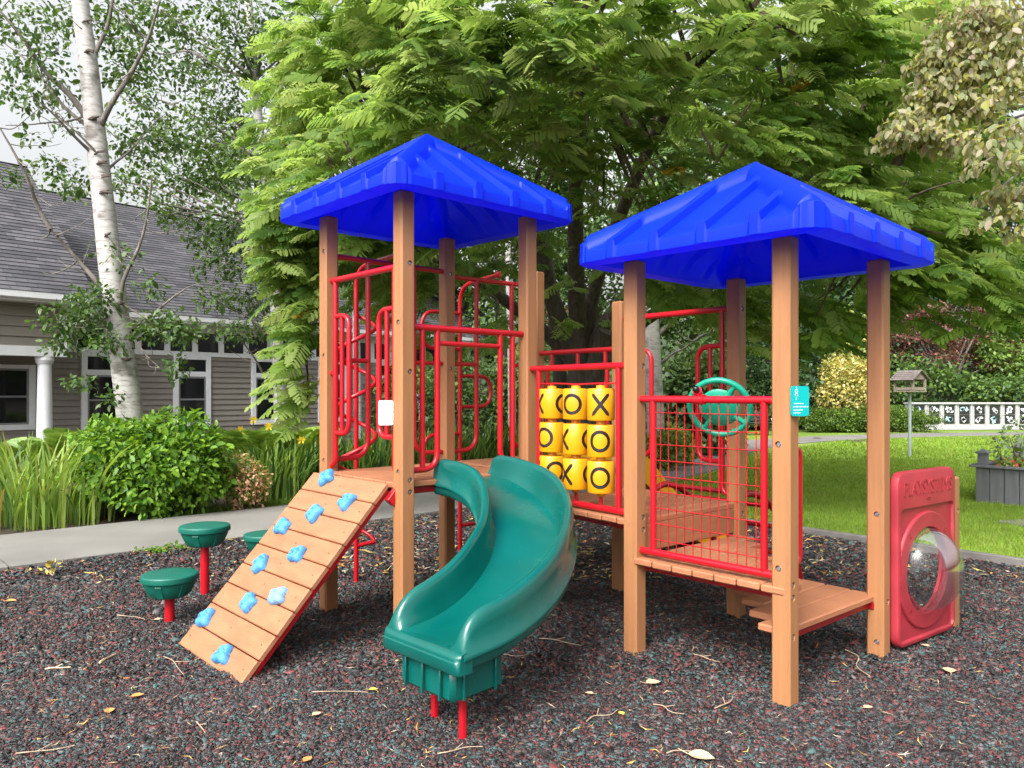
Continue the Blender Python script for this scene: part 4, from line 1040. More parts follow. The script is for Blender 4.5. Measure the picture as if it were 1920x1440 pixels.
# bird feeder house on a pole
def feeder():
    b = px(1706, 857, 17.7); o = empty('bird_feeder', (b.x, b.y, 0), 'wooden bird feeder house with a shingled roof on a grey pole in the lawn', 'bird feeder')
    gw = mat('weathered_feeder_wood', (.26, .215, .175), .85, .25, 8, .3, 40); gr = mat('weathered_feeder_shingle', (.16, .135, .125), .85, .3, 8, .3, 40)
    mb = MB(); tube(mb, [(b.x, b.y, -.05), (b.x, b.y, 1.50)], .036, 12); mb.build('pole', [mat('galvanised_pole', (.33, .38, .40), .45, .1, metal=.3)], o)
    ca = V(.90, .43, 0).normalized(); cb = V(-ca.y, ca.x, 0); c = V(b.x, b.y, 1.50)
    w2, d2, hh = .20, .23, .26; mb = MB()
    cbox(mb, c+V(0, 0, .012), (ca, cb, EZ), (w2+.03, d2+.03, .014), .003)
    for sa in (-1, 1):
        for sb in (-1, 1): cbox(mb, c+ca*(sa*w2)+cb*(sb*d2)+EZ*(.026+hh/2), (ca, cb, EZ), (.024, .024, hh/2), .003)
    for sb in (-1, 1):
        cbox(mb, c+cb*(sb*d2)+EZ*.075, (ca, cb, EZ), (w2-.025, .012, .035), .003)
        mb.add([c+cb*(sb*(d2+.01))+ca*x+EZ*z for x, z in ((-w2-.03, hh+.026), (w2+.03, hh+.026), (0, hh+.20))]+[c+cb*(sb*(d2-.012))+ca*x+EZ*z for x, z in ((-w2-.03, hh+.026), (w2+.03, hh+.026), (0, hh+.20))], [(0, 1, 2), (5, 4, 3), (0, 3, 4, 1), (1, 4, 5, 2), (2, 5, 3, 0)])
    for sa in (-1, 1): cbox(mb, c+ca*(sa*w2)+EZ*.075, (ca, cb, EZ), (.012, d2-.025, .035), .003); cbox(mb, c+ca*(sa*w2)+EZ*(hh+.01), (ca, cb, EZ), (.012, d2-.025, .02), .003)
    mb.build('feeder_box', [gw], o, 0)
    mb = MB()
    for sa in (-1, 1):
        sl = (ca*(sa*(w2+.10))+EZ*(-.23)).normalized(); nn_ = cb.cross(sl); nn_ = nn_ if nn_.z > 0 else -nn_
        for k in range(5):
            cbox(mb, c+EZ*(hh+.225)+sl*(.035+k*.075)+nn_*(.012+.006*(k % 2)*0), (sl+nn_*.12, cb, nn_), (.045, d2+.08, .008), .002)
    mb.build('shingle_roof', [gr], o, 0)
feeder()
# low art wall
def artwall():
    o = empty('art_wall', px(1860, 808, 30.2).to_3d()*1.0, 'long low white concrete wall with dark framed picture plaques beyond the lawn', 'wall')
    o.location.z = 0
    a = px(1704, 808, 30.2); x0 = a.x; y0 = 30.2; x1 = x0+10.5; g = px(0, 808, 29.6).z; zt = px(0, 755, 29.6).z
    wm = mat('pale_concrete_wall', (.36, .36, .36), .8, .08, 1.5, .1, 60)
    mb = MB(); box(mb, x0, x1, y0+.06, y0+.32, -.1, zt-.07, .004); box(mb, x0-.03, x1, y0-.04, y0+.36, zt-.07, zt, .01)
    k = 0; xs = []
    x = x0+.14
    while x < x1-.5: xs.append(x); x += .595
    for x in xs:
        box(mb, x-.075, x-.005, y0+.02, y0+.06, .12, zt-.07, .003)
    box(mb, x0, x1, y0+.022, y0+.06, -.1, .12, .003)
    mb.build('wall_body', [wm], o, 0)
    dk = mat('black_plaque', (.018, .018, .019), .4); wt = mat('white_relief_art', (.55, .58, .60), .6, .1); bl = mat('pale_blue_relief_art', (.32, .48, .55), .6, .1)
    q = random.Random(5)
    for i, x in enumerate(xs):
        for (z0, z1) in ((.62, .98), (.255, .60)):
            mb = MB(); box(mb, x+.09, x+.49, y0+.035, y0+.06, z0, z1, .004); p = mb.build('plaque', [dk], o, 0)
            mb = MB()
            for j in range(q.randint(4, 6)):
                cx, cz_ = x+.29+q.uniform(-.11, .11), (z0+z1)/2+q.uniform(-.09, .09); rr = q.uniform(.035, .085); m = 14; ph = q.uniform(0, 6); lob = q.choice((2, 3, 5))
                pts = [(cx+rr*(1+.45*math.sin(lob*t*2*math.pi/m+ph))*math.cos(2*math.pi*t/m)*q.uniform(.8, 1.1), cz_+rr*1.15*(1+.35*math.cos(lob*t*2*math.pi/m))*math.sin(2*math.pi*t/m)) for t in range(m)]
                mb.add([(a_, y0+.0325, b_) for a_, b_ in pts]+[(a_, y0+.036, b_) for a_, b_ in pts], [tuple(range(m))]+[(t, (t+1) % m, m+(t+1) % m, m+t) for t in range(m)])
            if i == 0 and z0 > .5:
                mb = MB(); cx = x+.29
                pts = [(-.02, -.14), (.0, -.14), (.01, -.03), (.06, -.02), (.075, .03), (.03, .07), (.02, .11), (-.01, .135), (-.09, .115), (-.01, .105), (.0, .07), (-.03, .02), (-.01, -.03)]
                mb.add([(cx+a_, y0+.0325, (z0+z1)/2+b_) for a_, b_ in pts], [tuple(range(len(pts)))])
            mb.build('relief', [wt if q.random() < .75 else bl], p, 0)
artwall()
# park bench with a sheet of paper, in the shade beyond the lawn
def bench():
    c = px(1398, 815, 26.5); c.z = 0; o = empty('park_bench', c, 'dark green park bench in the shade beyond the lawn path', 'bench')
    gm = mat('dark_green_bench_slats', (.022, .042, .035), .5, .1); im = mat('black_bench_iron', (.012, .012, .012), .5)
    for (z, y) in ((.55, .28), (.66, .31), (.77, .34)):
        mb = MB(); box(mb, c.x-.85, c.x+.85, c.y+y-.015, c.y+y+.015, z-.045, z+.045); mb.build('back_slat', [gm], o)
    mb = MB()
    for k in range(4): box(mb, c.x-.85, c.x+.85, c.y-.2+k*.115, c.y-.1+k*.115, .43, .46)
    mb.build('seat', [gm], o)
    for sx in (-.7, .7):
        mb = MB(); tube(mb, rounded([(c.x+sx, c.y-.22, 0), (c.x+sx, c.y-.18, .42), (c.x+sx, c.y+.22, .42), (c.x+sx, c.y+.30, 0)], .08), .025, 8); tube(mb, [(c.x+sx, c.y+.22, .42), (c.x+sx, c.y+.36, .84)], .022, 8); tube(mb, rounded([(c.x+sx, c.y-.18, .42), (c.x+sx, c.y-.2, .64), (c.x+sx, c.y+.28, .66)], .06), .02, 8); mb.build('leg', [im], o)
    mb = MB(); d = c+V(1.03, -.05, 0)
    vs = [d+V(-.16, -.12, .44), d+V(.24, -.16, .36), d+V(.30, .12, .42), d+V(-.12, .16, .60), d+V(.05, -.0, .50)]
    mb.add(vs, [(0, 1, 4), (1, 2, 4), (2, 3, 4), (3, 0, 4)]); tube(mb, [d+V(.05, 0, 0), d+V(.05, 0, .5)], .02, 6)
    tag(mb.build('notice_board', [M['white']], None), 'pale tilted notice board on a short stake at the end of the bench', 'notice board')
bench()
# garden light
mb = MB(); c = gp(1281, 822, 0); tube(mb, [(c.x, c.y, -.03), (c.x, c.y, .30)], .02, 8); lathe(mb, [(.02, .28), (.17, .30), (.16, .32), (.03, .40)], c, 16)
tag(mb.build('garden_light', [M['black']], None, 30), 'black mushroom-shaped garden light beside the curving path', 'garden light')
# person standing among the trees, mostly behind the front tower post
def person():
    c = px(771, 843, 20.0); c.z = 0; o = empty('person', c, 'person in a plaid shirt and dark trousers standing beyond the slide tower', 'person')
    def skin(name, joints, edges, rad, mt, parent):
        me = bpy.data.meshes.new(name); me.from_pydata([c+Vector(j) for j in joints], edges, []); me.materials.append(mt); ob = link(name, me); place(ob, parent)
        md = ob.modifiers.new('s', 'SKIN'); ob.modifiers.new('u', 'SUBSURF').levels = 2; ob.modifiers['u'].render_levels = 2; md.use_smooth_shade = True
        for k, r_ in enumerate(rad): ob.data.skin_vertices[0].data[k].radius = r_ if isinstance(r_, tuple) else (r_, r_)
        ob.data.skin_vertices[0].data[0].use_root = True
        dg = bpy.context.evaluated_depsgraph_get(); m2 = bpy.data.meshes.new_from_object(ob.evaluated_get(dg)); ob.modifiers.clear(); ob.data = m2
        return ob
    sk_ = mat('skin', (.45, .25, .17), .55, .08); J = [(0, 0, .95), (0, 0, 1.2), (0, 0, 1.42), (0, 0, 1.5), (0, -.01, 1.60), (0, -.01, 1.70),
        (.18, 0, 1.40), (.23, .02, 1.14), (.24, -.06, .90), (.245, -.08, .82), (-.18, 0, 1.40), (-.23, .02, 1.14), (-.20, -.12, .94), (-.18, -.16, .88),
        (.09, 0, .88), (.10, -.01, .48), (.11, .03, .08), (.12, -.10, .03), (-.09, 0, .88), (-.11, -.01, .48), (-.12, .03, .08), (-.13, -.10, .03)]
    for sx, (hx_, hy, hz) in ((1, (.245, -.08, .82)), (-1, (-.18, -.16, .88))):
        for q in range(5): J.append((hx_+(q-2)*.016*1.0, hy-.02-(.02 if q in (1, 2, 3) else .0), hz-.075-(.02 if q == 2 else 0)+(.03 if q == 0 else 0)))
    Eg = [(0, 1), (1, 2), (2, 3), (3, 4), (4, 5), (2, 6), (6, 7), (7, 8), (8, 9), (2, 10), (10, 11), (11, 12), (12, 13), (0, 14), (14, 15), (15, 16), (16, 17), (0, 18), (18, 19), (19, 20), (20, 21)]+[(9, 22+q) for q in range(5)]+[(13, 27+q) for q in range(5)]
    rd = [(.14, .10), (.13, .09), (.15, .09), .05, (.078, .09), (.06, .07), .055, .042, .03, .032, .055, .042, .03, .032, .085, .058, .04, .035, .085, .058, .04, .035]+[.009]*10
    skin('body', J, Eg, rd, sk_, o)
    plaid, n, l, b = nt('plaid_cloth'); tc = n.new('ShaderNodeTexCoord'); ch = n.new('ShaderNodeTexChecker'); ch.inputs['Scale'].default_value = 16; ch.inputs[1].default_value = (.28, .30, .36, 1); ch.inputs[2].default_value = (.02, .03, .07, 1)
    l.new(tc.outputs['Object'], ch.inputs[0]); l.new(ch.outputs[0], b.inputs['Base Color']); b.inputs['Roughness'].default_value = .9
    skin('shirt', [(0, 0, .90), (0, 0, 1.2), (0, 0, 1.42), (.18, 0, 1.41), (.232, .02, 1.14), (.24, -.05, .93), (-.18, 0, 1.41), (-.232, .02, 1.14), (-.205, -.11, .96)], [(0, 1), (1, 2), (2, 3), (3, 4), (4, 5), (2, 6), (6, 7), (7, 8)], [(.165, .12), (.155, .115), (.165, .11), .07, .058, .05, .07, .058, .05], plaid, o)
    skin('trousers', [(0, 0, .94), (.09, 0, .88), (.10, -.01, .48), (.11, .02, .09), (-.09, 0, .88), (-.11, -.01, .48), (-.12, .02, .09)], [(0, 1), (1, 2), (2, 3), (0, 4), (4, 5), (5, 6)], [(.15, .115), .10, .075, .06, .10, .075, .06], mat('dark_denim', (.02, .025, .05), .9), o)
    hm = mat('brown_hair', (.05, .03, .02), .7); mb = MB(); lathe(mb, [(.004, .135), (.05, .12), (.085, .075), (.098, .02), (.094, -.03)], c+V(0, .012, 1.625), 20, cap=False); mb.build('hair', [hm], o, 60)
    for sx in (-1, 1):
        mb = MB(); cbox(mb, c+V(sx*.125, -.06, .035), (EX, EY, EZ), (.045, .13, .04), .03); mb.build('shoe', [M['black']], o, 60)
person()
# ================================================================== PLANTS
def unit(a): return a/np.maximum(np.linalg.norm(a, axis=1), 1e-9)[:, None]
T_OV = np.array([(0, 0, 0), (.28, .27, .05), (.68, .23, .05), (1, 0, -.06), (.68, -.23, .05), (.28, -.27, .05)]); F_OV = np.array([[0, 1, 2, 3], [0, 3, 4, 5]])
T_KI = np.array([(0, 0, 0), (.45, .34, .07), (1, 0, 0), (.45, -.34, .07)]); F_KI = np.array([[0, 1, 2, 3]])
def leafcloud(pos, size, axis, up, tmpl):
    T, Fc = tmpl; n = len(pos); axis = unit(axis); side = unit(np.cross(up, axis)); nrm = np.cross(axis, side)
    vs = pos[:, None, :]+size[:, None, None]*(axis[:, None, :]*T[None, :, 0:1]+side[:, None, :]*T[None, :, 1:2]+nrm[:, None, :]*T[None, :, 2:3])
    f = (np.arange(n)*len(T))[:, None, None]+Fc[None]
    return vs.reshape(-1, 3), f.reshape(-1, 4), len(Fc)
def crown(name, clumps, size, mats, weights, parent=None, tmpl=(T_OV, F_OV), droop=.3, upb=.8, out=.6, szvar=.3, shell=.45):
    """clumps: (centre, (rx,ry,rz), n)"""
    P, A, U, S = [], [], [], []
    for (c, r, n) in clumps:
        n = int(n); d = unit(rng.normal(0, 1, (n, 3))); rad = rng.uniform(0, 1, n)**shell
        p = np.array(c)+d*rad[:, None]*np.array(r)*(1+.18*np.sin(d[:, 0:1]*5+d[:, 2:3]*7+c[0]*3))
        P.append(p); o_ = d*out; A.append(o_+rng.normal(0, .6, (n, 3))-np.array([0, 0, droop])); U.append(np.array([0, 0, upb])+d*.5+rng.normal(0, .35, (n, 3)))
        S.append(size*np.exp(rng.normal(0, szvar, n)))
    P, A, U, S = map(np.concatenate, (P, A, U, S)); v, f, k = leafcloud(P, S, A, U, tmpl)
    return arrays(name, v, f, mats, parent, np.repeat(rng.choice(len(mats), len(P), p=weights), k))
def limb(mb, a, b, r0, r1, sag=0., wob=.06, n=8, seg=7):
    a, b = Vector(a), Vector(b); d = b-a; L = d.length; s = V(-d.y, d.x, 0); s = s.normalized() if s.length > 1e-6 else EX
    pts = [a+d*t+s*(rnd.uniform(-wob, wob)*L*math.sin(math.pi*t))+V(0, 0, -sag*L*math.sin(math.pi*t)+rnd.uniform(-wob, wob)*L*.5*math.sin(math.pi*t)) for t in [i/4 for i in range(5)]]
    pts = catmull(pts, 3); tube(mb, pts, [r0+(r1-r0)*i/(len(pts)-1) for i in range(len(pts))], n); return pts
def bark(name, c, sc_=6, stretch=(3, 3, .6), b=.8):
    return mat(name, c, .85, .45, sc_, b, 18, stretch)
M['dark_bark'] = bark('dark_ridged_bark', (.080, .062, .052)); M['grey_bark'] = bark('grey_bark', (.15, .13, .115)); M['brown_bark'] = bark('brown_bark', (.075, .05, .035))
def birchbark():
    m, n, l, b = nt('white_papery_bark'); tc = n.new('ShaderNodeTexCoord'); mp = n.new('ShaderNodeMapping'); mp.inputs['Scale'].default_value = (2.5, 2.5, 12); l.new(tc.outputs['Object'], mp.inputs[0])
    n1 = n.new('ShaderNodeTexNoise'); n1.inputs['Scale'].default_value = 2.2; n1.inputs['Detail'].default_value = 8; n1.inputs['Roughness'].default_value = .7; l.new(mp.outputs[0], n1.inputs[0])
    r1 = ramp(n, [(.26, (.035, .03, .03)), (.36, (.22, .20, .19)), (.48, (.40, .38, .365)), (.7, (.53, .515, .50))]); l.new(n1.outputs['Fac'], r1.inputs[0])
    n2 = n.new('ShaderNodeTexNoise'); n2.inputs['Scale'].default_value = 3; n2.inputs['Detail'].default_value = 10; l.new(tc.outputs['Object'], n2.inputs[0])
    r2_ = ramp(n, [(.35, (1, 1, 1)), (.58, (1, 1, 1)), (.70, (.42, .40, .38))]); l.new(n2.outputs['Fac'], r2_.inputs[0])
    mx = n.new('ShaderNodeMixRGB'); mx.blend_type = 'MULTIPLY'; mx.inputs[0].default_value = 1; l.new(r1.outputs[0], mx.inputs[1]); l.new(r2_.outputs[0], mx.inputs[2]); l.new(mx.outputs[0], b.inputs['Base Color']); b.inputs['Roughness'].default_value = .7
    bp = n.new('ShaderNodeBump'); bp.inputs['Strength'].default_value = .5; bp.inputs['Distance'].default_value = .01; l.new(n1.outputs['Fac'], bp.inputs['Height']); l.new(bp.outputs[0], b.inputs['Normal'])
    return m
M['birch'] = birchbark()
# ---------------------------------------------------------------- the big feathery-leaved tree
def fronds(bases, dirs, L, droopk, twist):
    """bipinnate leaves: a bent stalk carrying pairs of oblong leaflets"""
    n = len(bases); d = unit(dirs); up = np.tile(np.array([[0, 0, 1.]]), (n, 1))+rng.normal(0, .25, (n, 3)); side = unit(np.cross(up, d)); nrm = np.cross(d, side)
    side = side*np.cos(twist)[:, None]+nrm*np.sin(twist)[:, None]; nrm = np.cross(d, side)
    K = 9; V_, B_ = [], []
    T = np.array([(0, .012), (.18, .105), (.80, .115), (1, .03), (1, -.03), (.80, -.115), (.18, -.105), (0, -.012)])      # along, across (of leaflet length)
    for i in range(K):
        t = .14+.86*i/(K-1); prof = .40*(1-.95*(t-.50)**2*2.0)
        q = bases+d*(L*t)[:, None]-np.array([0, 0, 1.])*(droopk*L*t*t)[:, None]
        tang = unit(d-np.array([0, 0, 1.])*(2*droopk*t)[:, None])
        for s in (-1, 1):
            ax = unit(side*s+tang*(.30+.55*t)+np.array([0, 0, -.28])+rng.normal(0, .09, (n, 3))); ac = unit(np.cross(nrm, ax)+rng.normal(0, .12, (n, 3)))
            l_ = L*prof*rng.uniform(.88, 1.1, n); wv = L*.40
            v = q[:, None, :]+ax[:, None, :]*(l_[:, None]*T[None, :, 0])[:, :, None]+ac[:, None, :]*(wv[:, None]*T[None, :, 1])[:, :, None]
            v[:, 2:5, 2] -= (.10*l_)[:, None]; V_.append(v)
    V_ = np.stack(V_, 1)                                   # n, 18, 8, 3
    m = V_.shape[1]
    vs = V_.reshape(-1, 3); f = np.array([[0, 1, 6, 7], [1, 2, 5, 6], [2, 3, 4, 5]])
    fc = (np.arange(n*m)*8)[:, None, None]+f[None]
    return vs, fc.reshape(-1, 4), m*3
def silk_tree():
    base = V(1.28, 14.5, 0)
    o = empty('silk_tree', base, 'large spreading tree with feathery green leaves and dark forked trunk arching over the blue roofs', 'tree')
    B, D, Ls, tips = [], [], [], []
    C = np.array([1.25, 11.8, 5.0]); Rr = np.array([5.5, 5.6, 3.15])
    def spray(p, outd, k, L):
        for _ in range(k):
            a = rng.normal(0, .75); od = np.array([outd[0]*math.cos(a)-outd[1]*math.sin(a), outd[0]*math.sin(a)+outd[1]*math.cos(a), 0]); od /= max(1e-6, np.linalg.norm(od))
            od[2] = rng.uniform(-.42, .22); B.append(p+rng.normal(0, .07, 3)); D.append(od); Ls.append(L*rng.uniform(.7, 1.15))
    def ok(p):
        if p[1] < 6.75 and p[2] < 3.75 and -3 < p[0] < 3: return False
        if p[1] < 7.9 and p[2] < 2.6 : return False
        return True
    n = 0
    while n < 1230:
        d = rng.normal(0, 1, 3); d /= np.linalg.norm(d)
        if d[1] > .35 or d[2] > .92: continue
        lay = .10*math.sin(9*d[2]+3*d[0])+.09*math.sin(6*d[0]+4*d[2]+1.3); r = .86+lay+rng.normal(0, .05)
        p = C+Rr*d*r
        if p[2] < 1.9+.10*abs(p[0]-1.2)**1.2 or not ok(p): continue
        if p[0]/p[1] < -.288+.018*rng.normal()-.035*(p[2] > 5.2) or (p[0]/p[1] < -.245 and p[2] < 3.7) or (p[0]/p[1] < -.27 and rng.random() < .35): continue
        if p[0] > 4.6 and p[2] > 5.4 and rng.random() < .5: continue
        if p[2] < 2.9 and rng.random() < .80: continue
        if .02 < p[0]/p[1] < .17 and p[2] < 3.9 and rng.random() < .88: continue          # open under the fork of the trunk
        outd = np.array([p[0]-C[0], p[1]-C[1], 0]); outd /= max(.1, np.linalg.norm(outd)); spray(p, outd, 5, .36); tips.append(p); n += 1
    # inner, shaded layer
    n = 0
    while n < 260:
        d = rng.normal(0, 1, 3); d /= np.linalg.norm(d); p = C+Rr*d*rng.uniform(.35, .75)*np.array([1, 1, 1.0])
        if p[2] < 3.7 or d[1] > .5 or p[0]/p[1] < -.26 or not ok(p) or (.0 < p[0]/p[1] < .18 and p[2] < 4.6): continue
        outd = np.array([d[0], d[1]-.3, 0]); outd /= max(.1, np.linalg.norm(outd)); spray(p, outd, 5, .42); n += 1
    # near boughs reaching over the play structure, and the hanging left-hand bough
    boughs = []
    for (c, r, k) in ((px(980, 90, 5.9), (.55, .5, .22), 26), (px(820, 70, 6.2), (.45, .4, .25), 16), (px(1180, 60, 6.1), (.6, .5, .25), 24), (px(1010, 215, 6.9), (.5, .4, .25), 16), (px(870, 170, 6.6), (.5, .4, .25), 16), (px(1500, 90, 7.6), (.5, .5, .22), 16),
                      (px(560, 330, 9.2), (.30, .6, .40), 22), (px(572, 430, 8.9), (.2, .5, .35), 18), (px(580, 540, 8.8), (.16, .4, .30), 16), (px(585, 640, 8.7), (.10, .3, .26), 10), (px(580, 735, 8.6), (.10, .3, .12), 7), (px(610, 480, 9.0), (.35, .5, .4), 24), (px(700, 440, 8.9), (.4, .5, .3), 14),
                      (px(1480, 600, 9.4), (.7, .6, .22), 26), (px(1300, 560, 9.6), (.6, .5, .2), 14), (px(1640, 545, 9.0), (.5, .5, .16), 9), (px(1760, 500, 8.6), (.5, .5, .25), 16), (px(1865, 560, 8.2), (.4, .5, .28), 16), (px(1860, 470, 8.4), (.5, .5, .3), 16), (px(1700, 420, 8.8), (.6, .6, .35), 24),
                      (px(1250, 390, 8.6), (.5, .5, .25), 14), (px(1060, 300, 8.2), (.5, .5, .14), 9)):
        c = np.array(c); boughs.append(c)
        for _ in range(k):
            p = c+rng.normal(0, .55, 3)*np.array(r)*1.3; outd = np.array([p[0]-1.2, p[1]-11.5, 0]); outd /= np.linalg.norm(outd); spray(p, outd, 5, .37); tips.append(p)
    B, D, Ls = np.array(B), np.array(D), np.array(Ls); n = len(B)
    v, f, k = fronds(B, D, Ls, rng.uniform(.12, .38, n), rng.normal(0, .25, n))
    mts = [leafmat('feathery_leaf_mid', (.145, .228, .050), .48, .5, (.40, .56, .10), .3, .9), leafmat('feathery_leaf_light', (.21, .285, .080), .47, .5, (.47, .57, .15), .3, .9), leafmat('feathery_leaf_deep', (.075, .150, .036), .48, .5, (.30, .48, .08), .3, .9), leafmat('feathery_leaf_yellowing', (.45, .27, .03), .4, .6)]
    arrays('crown', v, f, mts, o, np.repeat(rng.choice(4, n, p=[.50, .28, .2175, .0025]), k))
    # trunk and limbs
    mb = MB(); fork = V(1.30, 14.4, 1.9)
    tube(mb, catmull([base+V(-.12, 0, -.1), base+V(-.05, 0, .25), base+V(.0, -.02, .9), fork], 4), [.40, .34, .29, .29, .28, .27, .27, .26, .26, .25, .25, .25, .25][:13], 16)
    tube(mb, catmull([V(1.62, 14.5, -.1), V(1.56, 14.45, .8), V(1.50, 14.3, 1.7), V(1.75, 13.9, 2.6)], 4), [.24-.004*i for i in range(13)], 14)
    tube(mb, catmull([V(.98, 14.9, -.1), V(.95, 14.8, 1.2), V(.85, 14.6, 2.6), V(.55, 14, 4.4)], 4), [.16-.004*i for i in range(13)], 12)
    mains = []
    for (q, r0) in (([fork, V(.75, 13.9, 3.1), V(.35, 13.0, 4.3), V(-.6, 11.3, 5.0), V(-1.8, 9.8, 5.0)], .20), ([fork, V(1.15, 13.7, 3.3), V(1.0, 12.0, 4.7), V(.9, 9.6, 5.2), V(.7, 7.2, 5.1)], .20), ([fork, V(1.9, 13.9, 3.0), V(2.8, 12.5, 4.0), V(3.9, 10.6, 4.6), V(4.9, 9.0, 4.4)], .19),
                    ([V(1.6, 14.1, 2.0), V(2.4, 13.8, 2.8), V(3.6, 12.9, 3.4), V(4.8, 11.5, 3.6), V(5.9, 9.8, 3.4)], .15), ([fork, V(.5, 14.2, 2.7), V(-.9, 13.2, 3.6), V(-2.2, 11.2, 3.9), V(-2.9, 9.2, 3.3)], .15), ([fork, V(1.5, 13.9, 3.4), V(2.0, 12.0, 5.0), V(2.3, 9.8, 5.6), V(2.6, 7.9, 5.4)], .16)):
        P = catmull(q, 6); tube(mb, P, [r0*(1-.82*i/(len(P)-1)) for i in range(len(P))], 10); mains += P[8:]
    tb = MB(); used_ = {}; tips = np.array(tips); mp = np.array([tuple(p) for p in mains])
    sel = rng.choice(len(tips), 420, replace=False)
    for i in sel:
        p = tips[i]; dd = np.linalg.norm(mp-p-np.array([0, -.0, -.4]), axis=1); j = int(np.argmin(dd))
        if dd[j] > 3.2 or used_.get(j, 0) > 4: continue
        used_[j] = used_.get(j, 0)+1
        limb(tb, mp[j], p, .022+.010*dd[j], .005, -.05, .09, 5)
    for q in ((px(1290, 420, 8.8), px(1340, 300, 8.6)), (px(1340, 300, 8.6), px(1300, 180, 8.6)), (px(1330, 330, 8.6), px(1430, 150, 8.7)), (px(1400, 340, 8.2), px(1530, 285, 8.0)), (px(1640, 400, 8.2), px(1830, 330, 7.9)), (px(1660, 430, 8.2), px(1800, 440, 8.0))): limb(tb, q[0], q[1], .02, .006, 0, .12, 5)
    mb.build('trunk', [M['dark_bark']], o, 60); tb.build('branch', [M['brown_bark']], o, 60)
silk_tree()

# ---------------------------------------------------------------- birches on the left
G = {k: leafmat('leaf_'+k, c, t, .45, None, .3, 1.0) for k, c, t in (('birch_dark', (.045, .095, .025), .32), ('birch_mid', (.080, .15, .038), .35), ('birch_grey', (.13, .185, .085), .3),
     ('aspen_dark', (.045, .090, .022), .32), ('aspen_light', (.105, .19, .034), .35), ('shrub_light', (.175, .31, .030), .36), ('shrub_mid', (.105, .22, .024), .35), ('shrub_dark', (.045, .125, .016), .3),
     ('blade_mid', (.14, .235, .042), .35), ('blade_light', (.26, .36, .085), .35), ('blade_dark', (.040, .090, .022), .3), ('fern', (.20, .31, .045), .35), ('dry', (.32, .24, .09), .3),
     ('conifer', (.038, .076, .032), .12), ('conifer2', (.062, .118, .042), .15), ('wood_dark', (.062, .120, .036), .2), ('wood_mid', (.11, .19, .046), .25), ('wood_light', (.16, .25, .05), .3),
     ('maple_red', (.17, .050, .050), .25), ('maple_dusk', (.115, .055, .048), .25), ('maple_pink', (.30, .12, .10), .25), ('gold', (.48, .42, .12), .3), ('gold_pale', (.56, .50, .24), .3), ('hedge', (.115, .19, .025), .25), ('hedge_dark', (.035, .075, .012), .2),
     ('rhodo', (.08, .14, .046), .2), ('rhodo_light', (.13, .19, .06), .25), ('dog_beige', (.31, .295, .18), .4), ('dog_pink', (.34, .275, .21), .35), ('dog_olive', (.29, .285, .09), .4), ('dog_green', (.19, .225, .10), .38), ('olive', (.20, .26, .17), .25), ('spirea_pink', (.74, .44, .29), .35), ('spirea_green', (.20, .24, .05), .3))}
def wts(*n): return [G[k] for k in n]
def birch(label, pts, r0, limbs, clumps, size, mats, w, knots=()):
    pts = [Vector(p) for p in pts]; o = empty('birch_tree', xy(pts[0], 0), label, 'tree', 'white-barked birches')
    P = catmull(pts, 6); mb = MB(); tube(mb, P, [r0*(1.12-.55*i/(len(P)-1))+(.06*r0*8*max(0, 1-i/3)*.1) for i in range(len(P))], 20)
    mb.build('trunk', [M['birch']], o, 60)
    lb = MB()
    for (a, b, r1, sag) in limbs:
        q = limb(lb, a, b, r1, r1*.3, sag, .07, 8)
        for _ in range(5):
            s = q[rnd.randint(4, len(q)-1)]; limb(lb, s, s+V(rnd.uniform(-.6, .6), rnd.uniform(-.4, .4), rnd.uniform(-.25, .5)), r1*.28, .003, .1, .16, 5)
    lb.build('branch', [M['grey_bark']], o, 60)
    if knots:
        for (p, s) in knots:
            kb = MB(); p = p+V(0, 0, 0)
            for q in range(3): tube(kb, [p+V(rnd.uniform(-.09, -.03), .01, rnd.uniform(-.03, .03)), p+V(0, -.018, 0), p+V(rnd.uniform(.03, .09), .01, rnd.uniform(-.04, .04))], [.010*s, .026*s, .008*s], 6)
            kb.build('bark_scar', [M['dark_bark']], o, 60)
    crown('crown', clumps, size, mats, w, o)
    return o
Yb = 11.0
tp = [(252, 860), (243, 780), (228, 660), (207, 500), (196, 400), (178, 240), (166, 120), (152, 20), (140, -120), (130, -260)]
tr = [px(x, y, Yb) for x, y in tp]; tr[0].z = -.05
lm = [(px(215, 575, Yb), px(95, 430, Yb-.4), .045, -.02), (px(95, 430, Yb-.4), px(0, 240, Yb-.8), .032, 0), (px(170, 230, Yb), px(0, 20, Yb-.5), .05, 0), (px(168, 240, Yb), px(0, 75, Yb+.5), .03, 0), (px(182, 250, Yb), px(300, 0, Yb-.2), .045, .03), (px(160, 140, Yb), px(240, -60, Yb), .04, 0), (px(155, 40, Yb), px(115, -80, Yb), .04, 0),
      (px(240, 640, Yb), px(350, 540, Yb-.5), .030, 0), (px(225, 590, Yb), px(285, 330, Yb-.2), .035, .04), (px(232, 660, Yb), px(110, 600, Yb-.5), .022, -.05), (px(186, 300, Yb), px(60, 180, Yb-.7), .028, 0), (px(165, 215, Yb), px(10, 235, Yb-.3), .018, .04), (px(190, 330, Yb), px(300, 220, Yb+.4), .022, 0), (px(200, 310, Yb), px(105, 215, Yb-.4), .022, -.03),
      (px(215, 560, Yb), px(310, 600, Yb-.4), .016, .1), (px(230, 610, Yb), px(300, 690, Yb-.3), .016, .05), (px(220, 580, Yb), px(140, 640, Yb-.4), .018, 0)]
